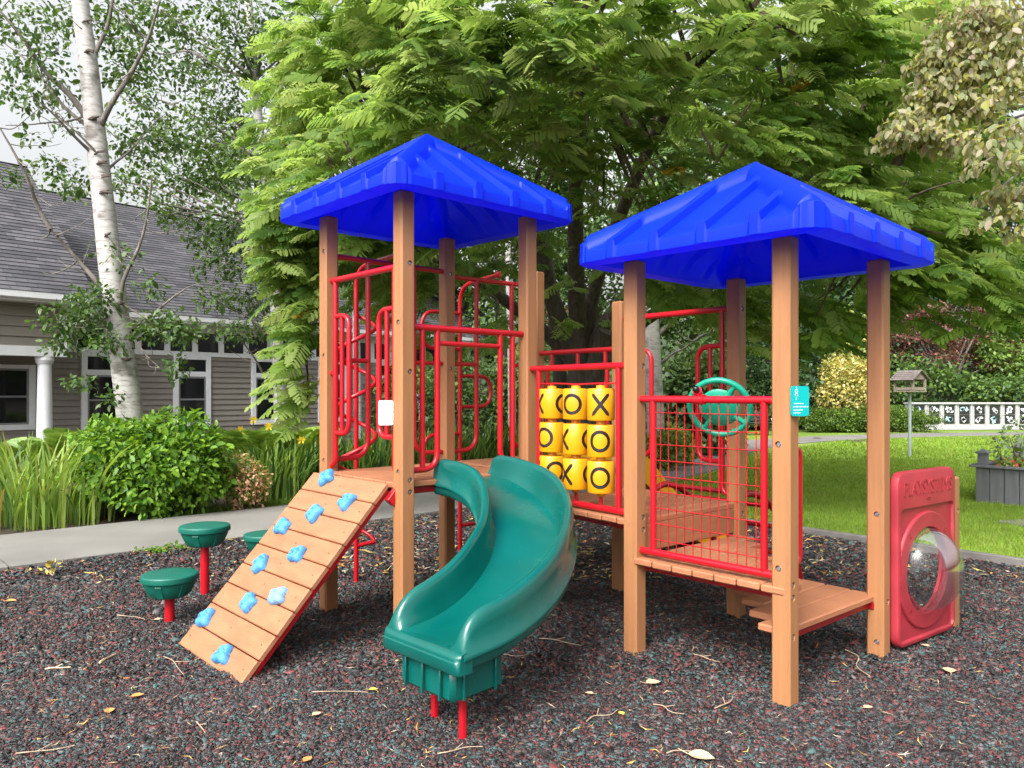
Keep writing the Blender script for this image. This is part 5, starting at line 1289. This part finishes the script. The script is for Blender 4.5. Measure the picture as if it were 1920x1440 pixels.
# the lower birch leaves cling to the branch ends
cl = []
for (x, y, rx, ry, n, dY) in ((130, 600, .45, .28, 420, -.4), (180, 560, .4, .22, 320, -.3), (300, 610, .42, .24, 340, -.4), (340, 620, .30, .22, 220, -.5), (110, 650, .22, .12, 120, -.5), (150, 715, .16, .14, 90, -.5), (200, 640, .28, .22, 240, -.35), (210, 740, .10, .16, 60, -.4), (330, 690, .16, .22, 110, -.4), (170, 590, .3, .2, 160, .3),
                          (30, 40, .55, .35, 230, -.5), (70, 110, .5, .35, 200, -.4), (20, 170, .35, .25, 130, -.5), (180, 40, .7, .4, 260, .4), (250, 60, .5, .4, 230, .2), (120, 30, .5, .3, 150, .5), (270, 140, .5, .35, 200, .3), (310, 30, .45, .3, 130, .4), (20, 330, .22, .18, 70, -.6), (60, 190, .3, .2, 90, -.5), (110, 160, .4, .3, 120, .3), (60, 260, .15, .1, 40, -.5),
                          (100, 310, .45, .16, 130, .6), (140, 345, .45, .14, 120, .6), (270, 270, .45, .3, 190, .5), (230, 480, .25, .25, 60, -.2), (285, 540, .25, .2, 80, -.3), (190, 470, .2, .2, 50, .3), (330, 250, .4, .3, 170, .5), (340, 140, .35, .4, 150, .6), (90, 60, .5, .35, 200, .9), (40, 120, .5, .3, 170, 1.0), (230, 130, .5, .4, 230, .9), (210, 20, .6, .3, 220, 1.0), (130, 230, .4, .25, 90, .9)):
    cl.append((tuple(px(x, y, Yb+dY)), (rx, .35, ry), n))
birch('nearest white-trunked birch leaning left behind the round green shrub', tr, .168, lm, cl, .072, wts('birch_dark', 'birch_mid', 'birch_grey'), [.45, .38, .17],
      [(px(237, 674, Yb-.18), 1), (px(225, 570, Yb-.17), .8), (px(197, 360, Yb-.15), 1), (px(200, 330, Yb-.15), .9), (px(190, 305, Yb-.15), .9), (px(186, 285, Yb-.15), .7), (px(176, 222, Yb-.14), 1.2), (px(168, 95, Yb-.13), 1), (px(202, 440, Yb-.16), .6), (px(163, 40, Yb-.12), .7)])
Ya = 15.2
tp = [(527, 830), (525, 760), (520, 640), (516, 560), (508, 440), (492, 300), (478, 150), (462, -40), (450, -200)]
tr = [px(x, y, Ya) for x, y in tp]; tr[0].z = -.05
lm = []; cl = []
for (x, y, rx, rz, n) in ((440, 420, .7, .5, 620), (400, 330, .75, .55, 680), (360, 250, .7, .55, 560), (330, 330, .6, .5, 420), (300, 260, .55, .5, 330), (420, 200, .8, .6, 720), (370, 120, .75, .55, 480), (450, 100, .8, .6, 620), (500, 40, .8, .6, 560), (410, 20, .7, .5, 360), (540, 160, .8, .6, 560), (470, 300, .8, .6, 640), (340, 400, .6, .35, 330), (260, 330, .45, .4, 190), (420, 490, .6, .4, 420), (470, 560, .5, .35, 320), (440, 620, .5, .25, 260), (510, 480, .5, .4, 360), (400, 560, .35, .25, 150), (495, 610, .3, .3, 150), (380, 440, .5, .4, 300), (560, 260, .7, .6, 420), (300, 390, .4, .25, 160), (430, 260, .7, .4, 420), (560, 80, .7, .5, 400), (340, 60, .4, .35, 200), (270, 180, .6, .5, 330), (250, 90, .6, .45, 300), (300, 20, .6, .4, 300), (240, 260, .5, .4, 220), (220, 340, .5, .25, 170), (120, 350, .5, .18, 120)):
    c = px(x, y, Ya+rnd.uniform(-1.0, 1.0)); cl.append((tuple(c), (rx, .75, rz), n*1.15)); j = min(range(len(tr)), key=lambda k: (tr[k]-c-V(0, 0, -.9)).length); lm.append((tr[j], c, .03, -.04))
birch('second white-trunked birch between the house and the hanging feathery bough', tr, .115, lm, cl, .082, wts('aspen_dark', 'birch_mid', 'aspen_light', 'birch_grey'), [.42, .28, .18, .12])
Yc = 15.5
tr = [V(px(1232, 820, Yc).x, Yc, -.05), px(1228, 760, Yc), px(1224, 660, Yc), px(1222, 580, Yc), px(1229, 500, Yc), px(1226, 430, Yc), px(1240, 370, Yc)]
lm = [(px(1224, 640, Yc), px(1300, 560, Yc), .055, 0), (px(1300, 560, Yc), px(1345, 490, Yc), .04, 0), (px(1225, 690, Yc), px(1300, 640, Yc-.2), .04, 0), (px(1300, 640, Yc-.2), px(1370, 600, Yc-.2), .025, 0), (px(1224, 600, Yc), px(1200, 480, Yc), .04, 0), (px(1228, 620, Yc), px(1290, 520, Yc+.3), .03, 0)]
cl = [(tuple(px(x, y, Yc+.5)), (.6, .5, .4), 160) for x, y in ((1260, 420), (1200, 380), (1320, 470), (1180, 440), (1290, 360))]
birch('old white-barked birch with bare crooked boughs behind the middle deck', tr, .17, lm, cl, .08, wts('birch_dark', 'birch_mid'), [.6, .4])
for i, (x, lab) in enumerate(((668, 'slender white birch stem standing between the two posts left of the slide tower'), (957, 'slender white birch stem glimpsed behind the tall right post of the slide tower'))):
    Yd = 16.5+i*.6; tr = [V(px(x+4, 820, Yd).x, Yd, -.05), px(x+2, 700, Yd), px(x-2, 560, Yd), px(x-6, 420, Yd), px(x-14, 200, Yd)]
    cl = [(tuple(px(x+rnd.uniform(-90, 90), y, Yd+.4)), (.7, .6, .5), 260) for y in (470, 400, 330, 250, 180)]
    birch(lab, tr, .085, [(tr[3], tr[3]+V(.9, 0, .9), .03, 0), (tr[3], tr[3]+V(-.8, .2, .9), .03, 0)], cl, .085, wts('aspen_dark', 'birch_mid'), [.6, .4])

# ---------------------------------------------------------------- shrubs and border plants on the left
def shrub(name, label, cat, c, r, n, size, mats, w, upb=.9, stems=9, lump=10, group=None, tmpl=(T_OV, F_OV), droop=.35):
    c = Vector(c); o = empty(name, xy(c, 0), label, cat, group); cl = []
    cl.append(((c.x, c.y, r[2]*.52), (r[0]*.86, r[1]*.86, r[2]*.50), n*.5))
    for k in range(lump):
        a = 2*math.pi*k/lump+rnd.uniform(-.2, .2); h = rnd.uniform(.25, .8); q = math.sqrt(max(0, 1-(2*h-1)**2))*.62
        cl.append(((c.x+r[0]*q*math.cos(a), c.y+r[1]*q*math.sin(a), r[2]*h), (r[0]*.42, r[1]*.42, r[2]*.26), n*.5/lump))
    mb = MB()
    for k in range(stems):
        a = rnd.uniform(0, 6.28); limb(mb, (c.x+.1*math.cos(a), c.y+.1*math.sin(a), -.03), (c.x+r[0]*.55*math.cos(a), c.y+r[1]*.55*math.sin(a), r[2]*rnd.uniform(.4, .8)), .018, .006, 0, .08, 5)
    mb.build('stem', [M['brown_bark']], o, 60); crown('foliage', cl, size, mats, w, o, tmpl, upb=upb, shell=.20, droop=droop, szvar=.32); return o
shrub('round_shrub', 'rounded bright green broad-leaved shrub in front of the nearest birch trunk', 'shrub', px(287, 0, 9.45), (.98, .82, 1.20), 15000, .068, wts('shrub_light', 'shrub_mid', 'shrub_dark'), [.40, .40, .20], lump=14)
shrub('spirea_bush', 'small bush with faded pink flower heads right of the round shrub', 'shrub', px(460, 0, 9.75), (.32, .28, .70), 2600, .042, wts('spirea_pink', 'spirea_green', 'shrub_dark'), [.55, .28, .17], lump=8, tmpl=(T_KI, F_KI))
def tuft(name, label, cat, c, rad, n, h, w_, mats, wt_, group=None, lean=.62, parent=None):
    c = Vector(c); K = 5; a = rng.uniform(0, 2*np.pi, n); r = rad*np.sqrt(rng.uniform(0, 1, n)); b = np.stack([c.x+r*np.cos(a), c.y+r*np.sin(a), np.full(n, -.02)], 1)
    az = a+rng.normal(0, .8, n); H = h*rng.uniform(.38, 1.1, n); ln = lean*H*np.abs(rng.normal(.5, .5, n)); od = np.stack([np.cos(az), np.sin(az), np.zeros(n)], 1); sd_ = np.stack([-np.sin(az+rng.normal(0, .5, n)), np.cos(az), np.zeros(n)], 1)
    vs = np.empty((n, K+1, 2, 3)); dr = np.abs(rng.normal(0, .16, n))*H
    for k in range(K+1):
        t = k/K; p = b+np.array([0, 0, 1.])*(H*t)[:, None]+od*(ln*t**2.1)[:, None]-np.array([0, 0, 1.])*(dr*t**4)[:, None]; ww = w_*(1-.25*t)*(1 if k < K else .08)*(.6+.4*min(1, t*4))
        vs[:, k, 0] = p-sd_*ww; vs[:, k, 1] = p+sd_*ww
    f = np.array([[2*k, 2*k+1, 2*k+3, 2*k+2] for k in range(K)]); fc = (np.arange(n)*(K+1)*2)[:, None, None]+f[None]
    o = arrays(name, vs.reshape(-1, 3), fc.reshape(-1, 4), mats, parent, np.repeat(rng.choice(len(mats), n, p=wt_), K), 1)
    if label: tag(o, label, cat, group)
    return o
bl = wts('blade_mid', 'blade_light', 'blade_dark', 'dry')
tuft('iris_clump', 'tall sword-leaved clump at the far left edge beside the sidewalk', 'iris', px(18, 0, 8.75), .66, 210, 1.0, .016, bl, [.40, .42, .11, .07], 'iris clumps in the borders')
tuft('iris_clump', 'tall sword-leaved clump touching the round shrub\'s left side', 'iris', px(110, 0, 9.0), .62, 200, 1.05, .016, bl, [.40, .42, .11, .07], 'iris clumps in the borders')
tuft('iris_clump', 'sword-leaved clump under the porch window behind the leftmost clump', 'iris', px(55, 0, 10.1), .5, 110, .85, .014, bl, [.45, .4, .13, .02], 'iris clumps in the borders')
def fern(c, h, n, label):
    c = Vector(c); mb = MB(); B, D, Ls = [], [], []
    for k in range(n): a = 2*math.pi*k/n+rnd.uniform(-.2, .2); B.append((c.x, c.y, .1)); D.append((math.cos(a)*.55, math.sin(a)*.55, 1)); Ls.append(h*rnd.uniform(.8, 1.15))
    n = len(B); Bn, Dn, Ln = np.array(B), unit(np.array(D)), np.array(Ls); K = 26; V_ = []; up = np.tile(np.array([[0, 0, 1.]]), (n, 1)); side = unit(np.cross(up, Dn))
    for i in range(K):
        t = .15+.85*i/(K-1); q = Bn+Dn*(Ln*t)[:, None]-np.array([0, 0, 1.])*(.38*Ln*t**2.2)[:, None]; wl = Ln*.26*np.sin(np.pi*min(1, .12+.88*t))**.8*(1 if t < .97 else .4)
        for s in (-1, 1):
            ax = unit(side*s+Dn*.45-np.array([0, 0, .25])); wd = (Ln*.017)[:, None]*Dn; V_.append(np.stack([q-wd*.6, q+ax*(wl*.5)[:, None]-wd, q+ax*wl[:, None], q+ax*(wl*.5)[:, None]+wd], 1))
    V_ = np.stack(V_, 1).reshape(-1, 3); nf = len(V_)//4
    tag(arrays('fern', V_, np.arange(nf*4).reshape(-1, 4), wts('fern', 'shrub_mid'), None, rng.choice(2, nf, p=[.75, .25])), label, 'fern', 'ferns in the house border')
fern(px(195, 0, 10.5), 1.55, 17, 'light green fern rising behind the left of the round shrub'); fern(px(140, 0, 10.6), 1.45, 17, 'light green fern in front of the white porch column'); fern(px(20, 0, 10.8), 1.35, 13, 'light green fern behind the irises under the porch window'); fern(px(485, 0, 12.0), 1.5, 16, 'green fern among yellow flowers right of the round shrub'); fern(px(548, 0, 12.3), 1.45, 14, 'green fern left of the ramp\'s top behind the narrow leaves')
M['daylily'] = mat('yellow_lily_petal', (.80, .55, .03), .5, .15, trans=.3)
def lily(c, n, nf, h, label, pts=()):
    c = Vector(c); o = tuft('daylily', label, 'daylily', c, .38, n, h, .011, wts('blade_mid', 'blade_light', 'blade_dark'), [.45, .35, .2], 'yellow daylilies in the border')
    for (x, y) in pts:
        q = px(x, y, c.y-.1); mb = MB(); tube(mb, [(c.x+rnd.uniform(-.2, .2), c.y, .1), (q.x, q.y, q.z)], .006, 5, 0)
        for k in range(6):
            a = k*math.pi/3; d = V(math.cos(a), -.5, math.sin(a)+.35).normalized(); s = d.cross(V(0, 1, .2)).normalized()
            mb.add([q, q+d*.045+s*.018, q+d*.085, q+d*.045-s*.018], [(0, 1, 2, 3)], 1)
        mb.build('flower', [G['blade_mid'], M['daylily']], o, 0)
lily(px(455, 0, 11.8), 150, 3, .85, 'yellow daylily nearest the spirea bush', ((452, 807), (476, 788)))
lily(px(520, 0, 11.6), 150, 3, .9, 'yellow daylily right of the fern, below the second birch', ((505, 800), (540, 792), (566, 826)))
lily(px(20, 0, 11.0), 90, 2, .7, 'yellow daylily at the far left below the porch window', ((12, 845), (30, 880)))
for i, (x, Y, n, h, lb) in enumerate(((505, 10.9, 230, .85, 'narrow-leaved iris clump left of the ramp\'s upper corner'), (560, 11.6, 260, .95, 'narrow-leaved iris clump directly behind the leftmost tower post'), (660, 12.6, 300, .95, 'dark iris clump seen through the red corkscrew climber'), (725, 12.9, 260, .95, 'dark iris clump behind the pole of the corkscrew climber'), (800, 13.2, 300, 1.0, 'dark iris clump between the two front posts of the slide tower'), (880, 13.6, 320, 1.05, 'dark iris clump behind the red loop climber'), (950, 14.0, 320, 1.05, 'dark iris clump left of the tall right post of the slide tower'), (1040, 14.2, 240, .9, 'dark iris clump behind the yellow game tubes'))):
    tuft('iris_clump', lb, 'iris', px(x, 0, Y), .5, n, h, .016, wts('blade_mid', 'blade_light', 'blade_dark'), [.38, .14, .48], 'iris clumps in the borders', .55)
def weed():
    c = gp(100, 1080, 0); o = empty('yellow_weed', c, 'small sprig of yellowing leaves on the mulch by the sidewalk corner', 'weed'); mb = MB()
    for k in range(4): tube(mb, [c, c+V(rnd.uniform(-.1, .1), rnd.uniform(-.05, .05), rnd.uniform(.05, .12))], .004, 5)
    mb.build('stem', [M['twig']], o); crown('leaves', [((c.x, c.y, .07), (.11, .08, .05), 15)], .042, [M['leaf_yellow']], [1], o)
weed()
crown_o = crown('weed_patch', [(tuple(gp(292, 1032, .02)), (.22, .07, .03), 170), (tuple(gp(332, 1026, .02)), (.2, .06, .03), 130)], .03, wts('shrub_mid', 'shrub_light'), [.5, .5], None, (T_KI, F_KI)); tag(crown_o, 'thin fringe of low weeds along the sidewalk edge', 'weeds', kind='stuff')

# ---------------------------------------------------------------- the wood and shrubs in the background
def tree(name, label, c, h, rad, n, size, mats, w, barkm, base=.22, clumps=30, group='trees behind the lawn and the beds', conifer=False, r0=.22):
    c = Vector(c); o = empty(name, xy(c, 0), label, 'tree', group); cl = []; mb = MB(); zb = c.z if c.z else 0
    tube(mb, catmull([V(c.x, c.y, -.1), V(c.x+rnd.uniform(-.1, .1), c.y, h*.3), V(c.x+rnd.uniform(-.2, .2), c.y, h*.6), V(c.x, c.y, h*.92)], 4), [r0*(1-.85*i/12) for i in range(13)], 9)
    if conifer:
        tiers = int(h*1.5); 
        for k in range(tiers):
            t = base+(1-base)*k/(tiers-1); rr = rad*(1-t)**.75+.15; nb = max(3, int(6*rr/rad)+2); a0 = rnd.uniform(0, 6)
            for j in range(nb):
                a = a0+2*math.pi*j/nb+rnd.uniform(-.25, .25); q = rr*rnd.uniform(.42, .80); z = h*t-.16*q+rnd.uniform(-.2, .2); p = (c.x+q*math.cos(a), c.y+q*math.sin(a), z)
                cl.append((p, (rr*.40+.15, rr*.40+.15, .20+.07*rr), n*(rr+.3)))
        tot = sum(x[2] for x in cl); cl = [(p, r_, m*n/tot) for p, r_, m in cl]
    else:
        for k in range(clumps):
            d = np.array([rnd.gauss(0, 1), rnd.gauss(0, 1), rnd.gauss(0, 1)]); d /= np.linalg.norm(d); q = rnd.uniform(.45, .88); t = base+(1-base)*(.5+.5*d[2]*q); wd = rad*(.75+.5*math.sin(math.pi*min(1, t*1.05)))*.8
            p = (c.x+wd*d[0]*q, c.y+wd*d[1]*q, h*t); cl.append((p, (rad*.30, rad*.30, rad*.24), n/clumps)); 
            if k % 2 == 0: limb(mb, (c.x, c.y, h*t*.72), p, .05, .012, 0, .07, 5)
    mb.build('trunk', [barkm], o, 60); cl = [(p_, q_, m_*1.9) for p_, q_, m_ in cl]; crown('crown', cl, size*.74, mats, w, o, (T_KI, F_KI), shell=.5, szvar=.25, droop=.5 if conifer else .2, upb=.6); return o
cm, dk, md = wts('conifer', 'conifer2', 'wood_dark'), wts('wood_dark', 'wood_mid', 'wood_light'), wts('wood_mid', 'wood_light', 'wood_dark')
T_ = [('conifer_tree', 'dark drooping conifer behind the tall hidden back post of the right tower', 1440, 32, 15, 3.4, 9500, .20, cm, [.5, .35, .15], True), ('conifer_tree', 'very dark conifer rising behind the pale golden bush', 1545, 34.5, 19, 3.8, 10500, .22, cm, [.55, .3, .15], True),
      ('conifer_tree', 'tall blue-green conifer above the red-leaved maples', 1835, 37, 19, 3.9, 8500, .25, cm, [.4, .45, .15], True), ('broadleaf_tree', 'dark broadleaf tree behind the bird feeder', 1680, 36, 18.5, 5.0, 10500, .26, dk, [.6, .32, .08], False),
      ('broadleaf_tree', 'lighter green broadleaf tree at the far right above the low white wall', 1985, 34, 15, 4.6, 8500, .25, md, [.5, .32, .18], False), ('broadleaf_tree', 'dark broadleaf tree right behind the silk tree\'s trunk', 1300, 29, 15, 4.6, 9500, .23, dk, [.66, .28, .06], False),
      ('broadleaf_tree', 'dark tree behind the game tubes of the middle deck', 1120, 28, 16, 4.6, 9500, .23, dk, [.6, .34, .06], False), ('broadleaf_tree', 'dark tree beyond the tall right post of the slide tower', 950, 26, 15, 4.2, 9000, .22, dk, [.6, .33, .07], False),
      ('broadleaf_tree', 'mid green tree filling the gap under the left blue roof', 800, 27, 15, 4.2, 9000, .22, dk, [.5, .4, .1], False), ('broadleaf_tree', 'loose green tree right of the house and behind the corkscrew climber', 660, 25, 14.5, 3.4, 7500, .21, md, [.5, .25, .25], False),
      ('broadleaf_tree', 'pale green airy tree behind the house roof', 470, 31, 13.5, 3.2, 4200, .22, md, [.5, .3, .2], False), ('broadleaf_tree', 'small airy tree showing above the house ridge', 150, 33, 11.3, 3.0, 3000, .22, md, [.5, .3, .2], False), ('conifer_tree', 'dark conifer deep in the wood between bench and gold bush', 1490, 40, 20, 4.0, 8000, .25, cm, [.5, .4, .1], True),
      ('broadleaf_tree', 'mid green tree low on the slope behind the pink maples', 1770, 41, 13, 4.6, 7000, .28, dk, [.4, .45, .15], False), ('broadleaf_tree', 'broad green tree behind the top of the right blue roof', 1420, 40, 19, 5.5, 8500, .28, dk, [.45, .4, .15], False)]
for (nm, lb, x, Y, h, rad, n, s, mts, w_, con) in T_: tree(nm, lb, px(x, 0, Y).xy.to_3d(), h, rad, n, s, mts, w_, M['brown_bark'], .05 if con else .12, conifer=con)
def bush(label, x, Y, r, n, s, mts, w_, lump=10, cat='shrub', nm='shrub', grp='shrubs along the far side of the lawn'):
    return shrub(nm, label, cat, px(x, 0, Y), r, n, s, mts, w_, lump=lump, group=grp, tmpl=(T_KI, F_KI), stems=6)
bush('pale golden variegated bush beneath the dark conifers', 1590, 29.3, (1.2, 1.0, 3.0), 7000, .11, wts('gold', 'gold_pale', 'wood_light'), [.45, .40, .15], 12)
bush('tall yellow-green shrub just left of and above the golden bush', 1605, 31.3, (1.3, 1.0, 4.8), 6000, .12, wts('wood_light', 'gold', 'wood_mid'), [.5, .2, .3], 12)
bush('low wide clipped green hedge in front of the white wall', 1660, 28.7, (2.25, .9, 1.0), 17000, .058, wts('hedge', 'hedge_dark'), [.65, .35], 14, 'hedge', 'hedge')
bush('second low hedge mound left of the bird feeder, reaching behind the post', 1560, 28.6, (1.35, .9, .92), 9500, .058, wts('hedge', 'hedge_dark'), [.6, .4], 10, 'hedge', 'hedge')
bush('glossy dark rhododendron left of the steering wheel', 1295, 18.2, (1.35, 1.1, 2.5), 7500, .13, wts('rhodo', 'rhodo_light', 'wood_dark'), [.58, .17, .25], 14)
bush('dark rhododendron in front of the silk tree trunk', 1150, 18.8, (1.3, 1.0, 1.9), 6000, .11, wts('rhodo', 'wood_mid', 'wood_dark'), [.5, .2, .3], 12)
bush('dark green shrub behind the far double rail', 1030, 19.5, (1.5, 1.1, 2.9), 8500, .10, wts('wood_mid', 'wood_dark', 'wood_light'), [.4, .45, .15], 14)
bush('dark shrub mass behind the loop climber', 900, 19.8, (1.7, 1.1, 2.5), 8500, .10, wts('wood_dark', 'wood_mid', 'wood_light'), [.5, .38, .12], 14)
bush('green shrub mass behind the narrow climber poles', 770, 23.0, (1.6, 1.1, 2.4), 7500, .11, wts('wood_dark', 'wood_mid', 'wood_light'), [.4, .4, .2], 12)
bush('dark shrub beneath the conifer beside the bench', 1450, 30.5, (1.6, 1.0, 2.6), 7000, .11, wts('wood_dark', 'conifer2'), [.5, .5], 12)
bush('dark shrub behind the park bench', 1380, 30.0, (1.8, 1.1, 3.0), 7000, .12, wts('conifer2', 'wood_dark'), [.5, .5], 12)
bush('yellow-green border plant beside the curving path', 1262, 15.6, (.5, .5, .85), 1300, .10, wts('wood_light', 'blade_light', 'gold'), [.5, .35, .15], 8)
bush('small leafy plant right of the curving path\'s bend', 1240, 14.6, (.42, .4, .7), 900, .10, wts('blade_mid', 'wood_mid'), [.5, .5], 8)
bush('russet-leaved shrub seen left of the silk tree trunk', 1045, 24, (1.2, 1.0, 4.3), 5500, .11, wts('maple_red', 'wood_mid', 'maple_dusk'), [.4, .3, .3], 12)
bush('low juniper behind the bench end and notice board', 1500, 31.0, (1.6, 1.0, 2.2), 5000, .11, wts('conifer2', 'wood_mid'), [.6, .4], 10)
for (lb, x, Y, z, r, n) in (('large dusky red maple above the white wall', 1780, 33, 1.2, 2.7, 5200), ('smaller bright red maple at the right end of the maples', 1865, 34.5, 1.0, 1.7, 2600), ('dark red maple behind the bird feeder roof', 1715, 35, 2.2, 2.0, 3000)):
    c = px(x, 0, Y); o = empty('red_maple', xy(c, z-.4), lb, 'tree', 'red maples on the slope'); cl = []; mb = MB()
    for k in range(22):
        a = rnd.uniform(0, 6.28); q = rnd.uniform(.2, 1); p = (c.x+r*q*math.cos(a), c.y+r*.7*q*math.sin(a), z+1.1+r*rnd.uniform(.1, 1.25)*(1.1-.45*q)); cl.append((p, (r*.30, r*.30, r*.12), n/22)); limb(mb, (c.x, c.y, z+.5), p, .06, .012, 0, .1, 5)
    tube(mb, [(c.x, c.y, z-.6), (c.x, c.y, z+.6)], [.12, .10], 8); mb.build('trunk', [M['grey_bark']], o, 60); crown('crown', [(p_, q_, n_*1.6) for p_, q_, n_ in cl], .11, wts('maple_dusk', 'maple_red', 'maple_pink', 'wood_dark'), [.42, .26, .14, .18], o, (T_KI, F_KI))
for (lb, x, Y, z, r, h, n, m, w_) in (('dark understorey shrub on the slope behind the low white wall', 1880, 31.5, .2, 3.0, 2.2, 4500, wts('wood_mid', 'wood_dark', 'wood_light'), [.4, .45, .15]), ('green understorey shrub on the slope left of the white wall', 1690, 31.5, .3, 2.6, 2.8, 4500, wts('wood_dark', 'wood_mid', 'hedge'), [.45, .4, .15]), ('bright green shrub at the far right behind the wall', 1935, 32.5, .2, 2.2, 4.2, 4200, wts('wood_light', 'wood_mid', 'hedge'), [.4, .4, .2])):
    c = px(x, 0, Y); o = empty('shrub', xy(c, z), lb, 'shrub', 'shrubs along the far side of the lawn'); cl = [((c.x+rnd.uniform(-1, 1)*r*.75, c.y+rnd.uniform(-.8, .8), z+h*rnd.uniform(.2, .85)), (r*.34, .6, h*.22), n/14) for _ in range(14)]
    mb = MB()
    for q in cl[:7]: limb(mb, (c.x, c.y, z-.2), q[0], .04, .01, 0, .08, 5)
    mb.build('stem', [M['brown_bark']], o, 60); crown('foliage', cl, .15, m, w_, o, (T_KI, F_KI))
# planter planting
q = PC+PU*.25+PV*1.05; shrub('olive_shrub', 'grey-green wispy shrub growing in the grey planter', 'shrub', (q.x-.05, q.y, 0), (.42, .40, 1.12), 650, .055, wts('olive', 'wood_light'), [.8, .2], lump=12, tmpl=(T_KI, F_KI), stems=16)
q = PC+PU*.32+PV*.66; tag(crown('flower_cushion', [((q.x+k*.16-.2, q.y+rnd.uniform(-.15, .15), .50), (.16, .16, .06), 130) for k in range(5)], .05, [G['wood_light'], G['gold'], mat('red_petal', (.45, .05, .04), .5)], [.6, .2, .2], None, (T_KI, F_KI)), 'low green and red flowers spilling over the soil of the grey planter', 'flowers')

# ---------------------------------------------------------------- pale dogwood reaching in at the top right
def dogwood():
    base = V(5.35, 6.6, 0); o = empty('dogwood_tree', base, 'dogwood with pale beige and pink-tinged leaves reaching in at the top right corner', 'tree'); mb = MB()
    trunk = catmull([base+V(0, 0, -.1), base+V(-.05, 0, 1.0), base+V(-.15, -.1, 2.2), base+V(-.5, -.3, 3.6), base+V(-.8, -.5, 5.2)], 5); tube(mb, trunk, [.13*(1-.6*i/20) for i in range(len(trunk))], 12)
    cl = []
    for (x, y, Y, rx, rz, n) in ((1800, 50, 6.0, .30, .20, 150), (1850, 30, 5.9, .3, .22, 150), (1890, 80, 5.8, .25, .25, 140), (1770, 110, 6.1, .26, .18, 150), (1830, 120, 5.9, .28, .2, 160), (1745, 170, 6.1, .22, .16, 130), (1790, 190, 6.0, .25, .16, 140), (1710, 225, 6.1, .20, .11, 110), (1750, 250, 6.0, .22, .10, 120), (1690, 262, 6.1, .12, .06, 50), (1850, 190, 5.8, .2, .16, 90), (1900, 150, 5.7, .15, .2, 80), (1730, 120, 6.2, .12, .1, 40), (1790, 265, 5.9, .14, .07, 50), (1660, 255, 6.1, .07, .06, 22), (1680, 240, 6.1, .10, .07, 30),
                            (1890, 240, 5.5, .15, .10, 40), (1850, 275, 5.4, .12, .09, 30), (1900, 300, 5.4, .15, .09, 36), (1830, 310, 5.3, .08, .05, 14), (1900, 360, 5.6, .16, .05, 34), (1860, 365, 5.7, .14, .05, 34), (1890, 395, 5.6, .14, .05, 34), (1845, 415, 5.6, .05, .04, 9), (1910, 430, 5.6, .10, .06, 26), (1910, 40, 6.1, .3, .3, 130)):
        c = px(x, y, Y); cl.append((tuple(c), (rx, .28, rz), n))
        j = min(range(8, len(trunk)), key=lambda k: (trunk[k]-c-V(0, 0, .1)).length); limb(mb, trunk[j], c, .022, .004, -.05, .06, 6)
    mb.build('trunk', [M['grey_bark']], o, 60)
    cl = [(p_, q_, n_*2.3) for p_, q_, n_ in cl]; crown('crown', cl, .060, wts('dog_beige', 'dog_pink', 'dog_olive', 'dog_green'), [.32, .12, .28, .28], o, droop=1.3, upb=.35, out=.5, szvar=.22, shell=.6)
dogwood()
# ================================================================== CAMERA AND LIGHT
cd = bpy.data.cameras.new('camera'); cam = bpy.data.objects.new('camera', cd); COL.objects.link(cam)
cam.location = (0, 0, 1.5); cam.rotation_euler = (R(90), 0, 0); cd.sensor_width = 36; cd.lens = 36*F/1920; cd.shift_y = 15/1920
cd.clip_start = 0.05; cd.clip_end = 2000; sc.camera = cam
w = bpy.data.worlds.new('World'); sc.world = w; w.use_nodes = True
n = w.node_tree.nodes; l = w.node_tree.links; bg = n['Background']
sk = n.new('ShaderNodeTexSky'); sk.sky_type = 'NISHITA'; sk.sun_disc = False
sd = V(-.36, -.62, .72).normalized(); el = math.asin(sd.z); az = math.atan2(sd.x, sd.y)
sk.sun_elevation = el; sk.sun_rotation = az; sk.air_density = 1.5; sk.dust_density = 8.0; sk.ozone_density = 1.0
hs = n.new('ShaderNodeHueSaturation'); hs.inputs['Saturation'].default_value = 0.15
l.new(sk.outputs[0], hs.inputs['Color']); l.new(hs.outputs[0], bg.inputs['Color']); bg.inputs['Strength'].default_value = 0.15
ld = bpy.data.lights.new('sun', 'SUN'); ld.energy = 1.4; ld.angle = R(28); ld.color = (1, .97, .92)
lo = bpy.data.objects.new('sun', ld); COL.objects.link(lo); lo.rotation_euler = sd.to_track_quat('Z', 'Y').to_euler(); lo.location = (-10, -10, 30)
sc.view_settings.view_transform = 'Standard'; sc.view_settings.look = 'None'; sc.view_settings.exposure = 1.2; sc.view_settings.gamma = 1.0
sc.cycles.max_bounces = 8; sc.cycles.transparent_max_bounces = 12; sc.cycles.use_denoising = True
